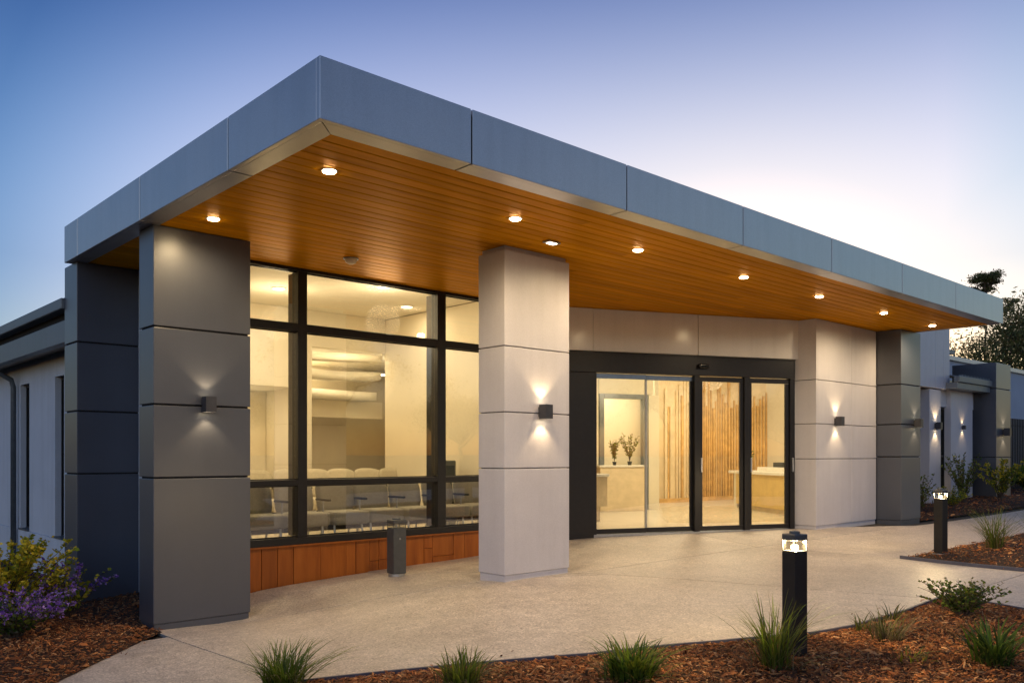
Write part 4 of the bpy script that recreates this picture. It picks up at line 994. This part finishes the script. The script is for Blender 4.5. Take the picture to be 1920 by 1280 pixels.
leafy('purple_shrub', 1.92, 8.75, 'purple flowering shrub in the left garden bed', 'shrub', BED4, .50, .55, 70, 22, .045, GREEN[2:] + [(.10, .10, .07)], (PURP, .95, 13, .026), .5)
leafy('purple_shrub', 2.62, 9.6, 'loose shrub with purple flower sprays against the rear charcoal column', 'shrub', BED4, .62, .5, 26, 26, .05, YG, (PURP, .8, 16, .032), .6)

# ------------------------------------------------------------------ trees
def tree_mesh(seed, h, crown_r, crown_z0, nb, leaves, lsize, flat=1.0, trunk_r=.22, spread=1.0):
    rs = random.Random(seed); tr = MB(); tips = []
    def limb(p, d, L, r, lev):
        pts = [Vector(p)]; dd = Vector(d).normalized()
        for i in range(4):
            dd = (dd + Vector((rs.gauss(0, .16), rs.gauss(0, .16), rs.gauss(.03, .1)))).normalized(); pts.append(pts[-1] + dd * L / 4)
        tr.tube(pts, [r * (1 - .15 * i) for i in range(5)], 5)
        if lev == 0: tips.append(pts[-1]); tips.append(pts[-2]); tips.append(pts[2]); return
        for i in range(3 if lev > 1 else 3):
            a = rs.uniform(0, 2 * math.pi); side = Vector((math.cos(a), math.sin(a), rs.uniform(-.1, .5)))
            limb(pts[rs.choice((2, 3, 4))], dd * .5 + side * .75 * spread, L * rs.uniform(.5, .72), r * .5, lev - 1)
    P = [Vector((0, 0, -.3))]; 
    for i in range(6): P.append(Vector((rs.gauss(0, .12) * i * .4, rs.gauss(0, .12) * i * .4, crown_z0 * (i + 1) / 6)))
    tr.tube(P, [trunk_r * (1 - .1 * i) for i in range(7)], 8)
    for i in range(nb):
        a = 2 * math.pi * i / nb + rs.uniform(-.4, .4); limb(P[-1 - (i % 3 == 2)], Vector((math.cos(a) * spread, math.sin(a) * spread, rs.uniform(.4, 1.3))), (h - crown_z0) * rs.uniform(.42, .62), trunk_r * .42, 2)
    top = max(t.z for t in tips); sc = (h - .3) / top; tr.v = [(x_ * sc, y_ * sc, z_ * sc) for x_, y_, z_ in tr.v]
    C = np.array([t[:] for t in tips]) * sc; r2 = np.random.default_rng(seed)
    idx = r2.integers(0, len(C), leaves); clump = r2.random(len(C)) ** .5
    cen = C[idx] + r2.normal(0, .13 * crown_r + .12, (leaves, 3)) * np.array([1, 1, .7 * flat])
    d1 = r2.normal(0, 1, (leaves, 3)); d1 /= np.linalg.norm(d1, axis=1)[:, None]; d2 = np.cross(d1, r2.normal(0, 1, (leaves, 3))); d2 /= np.linalg.norm(d2, axis=1)[:, None] + 1e-9
    s_ = lsize * r2.uniform(.5, 1.3, (leaves, 1)); V = np.stack([cen - d1 * s_, cen + d2 * s_ * .32, cen + d1 * s_, cen - d2 * s_ * .32], 1)
    base = np.array([(.11, .13, .04), (.16, .16, .05), (.22, .18, .08), (.08, .095, .035)])[r2.integers(0, 4, leaves)] * (.5 + .9 * clump[idx][:, None])
    T = np.repeat(base, 4, 0); Q = np.arange(leaves * 4).reshape(-1, 4)
    return tr, V.reshape(-1, 3), Q, T
def tree(name, x, y, label, seed, group=None, **kw):
    t = empty(name, (0, 0, 0)); tag(t, label, 'tree', group); tr, V, Q, T = tree_mesh(seed, **kw)
    tr.build('trunk', 'bark', t, 0, True); fast_mesh('crown', V, Q, 'leaf', t, T)
    t.location = (x, y, -.1); return t
def at(px, d):
    t = (px - 960) / 1602; return ((.6774 + t * .7356) * d, (.7356 - t * .6774) * d)
tA = tree('gum_tree', *at(1922, 48), 'large gum tree with open crown behind the canopy end', 11, h=10.8, crown_r=4.2, crown_z0=4.2, nb=7, leaves=17000, lsize=.12, trunk_r=.26)
tB = tree('gum_tree', *at(1836, 52), 'dense dark gum tree low behind the far wing', 23, h=8.6, crown_r=4.6, crown_z0=2.6, nb=8, leaves=19000, lsize=.12, trunk_r=.24, flat=.9)
tree('tall_gum_tree', *at(1846, 96), 'slender umbrella shaped gum tree rising above the canopy edge', 5, h=22.2, crown_r=1.3, crown_z0=18.9, nb=6, leaves=7000, lsize=.16, trunk_r=.2, flat=.5, spread=.75)
i = 0
for px, d, s_, rz in ((1985, 60, 1.1, 1.0), (1775, 70, .8, 2.2)):
    t = copy_tree(tB); x_, y_ = at(px, d); t.location = (x_, y_, -.1); t.rotation_euler[2] = rz; t.scale = (s_,) * 3
    t['label'] = ['dense gum tree at the right picture edge', 'low gum tree mostly hidden behind the pale far parapet'][i]; i += 1
# the trees across the road that the glass mirrors
lab = ['first', 'second', 'third', 'fourth', 'fifth', 'sixth', 'seventh', 'eighth', 'ninth']
for i, (x_, y_, s_, src) in enumerate(((14, -34, .85, tA), (21, -30, .75, tB), (29, -31, 1.0, tA), (37, -27, .8, tB), (46, -25, .95, tB), (7, -38, .8, tB), (-2, -36, .9, tA), (55, -20, .9, tB), (-12, -30, .85, tB))):
    t = copy_tree(src); t.location = (x_, y_, -.3); t.rotation_euler[2] = i * 1.3; t.scale = (s_,) * 3
    t['label'] = '%s tree of the row across the road, mirrored in the glass' % lab[i]; t['group'] = 'trees mirrored in the glass'

# pot plants inside
def pot_plant(nm, p, label, h, rad, cols, pr, flower=None):
    t = empty(nm, p); tag(t, label, 'pot plant')
    MB().lathe([(pr * .75, 0), (pr, pr * 1.6), (pr * .9, pr * 1.6)], 16, p).build('pot', 'pot_dark', t, 0, False)
    mb = MB(); V = []; Q = []; T = []
    for i in range(16):
        a = random.uniform(0, 6.28); pts = [Vector(p) + Vector((math.cos(a) * rad * (u / 4) ** 1.5 * random.uniform(.8, 1.2), math.sin(a) * rad * (u / 4) ** 1.5, pr * 1.5 + h * u / 4 * (.7 + .3 * ((i * 7) % 5) / 5))) for u in range(5)]
        mb.tube(pts, .004, 4)
        for q in range(14):
            u = random.uniform(.2, .99) * 4; k_ = int(u); pp = pts[k_].lerp(pts[k_ + 1], u - k_); d_ = Vector((random.gauss(0, 1), random.gauss(0, 1), random.gauss(.4, .6))).normalized() * .06
            uu = d_.cross(Vector((random.gauss(0, 1), 0, 1))).normalized() * .018; k2 = len(V); c_ = np.array(random.choice(cols)) * random.uniform(.6, 1.3)
            V += [tuple(pp), tuple(pp + d_ * .5 - uu), tuple(pp + d_), tuple(pp + d_ * .5 + uu)]; Q.append((k2, k2 + 1, k2 + 2, k2 + 3)); T += [c_] * 4
    mb.build('stems', 'bark', t); fast_mesh('leaves', np.array(V), np.array(Q), 'leaf', t, np.array(T))
pv = p3 + d3 * (L3 * .72) + n3 * .15 + UZ * .991; pot_plant('pot_plant', pv, 'tall leafy pot plant on the cabinet before the portal', .62, .22, GREEN + OLIVE, .05)
pv = p3 + d3 * (L3 * .38) + n3 * .15 + UZ * .991; pot_plant('pot_plant', pv, 'slim pot plant on the left of the portal cabinet', .5, .1, GREEN, .045)
p, d, nn, L = DK
pv = p + d * .32 + nn * .45 + UZ * .951; pot_plant('pot_plant', pv, 'bushy pot plant on the right end of the reception counter', .18, .1, GREEN, .07)
pv = p + d * (L + .15) + nn * .35 + UZ * .861; pot_plant('pot_plant', pv, 'flowering pot plant at the left end of the reception counter', .4, .14, GREEN + [(.6, .55, .45)], .05)
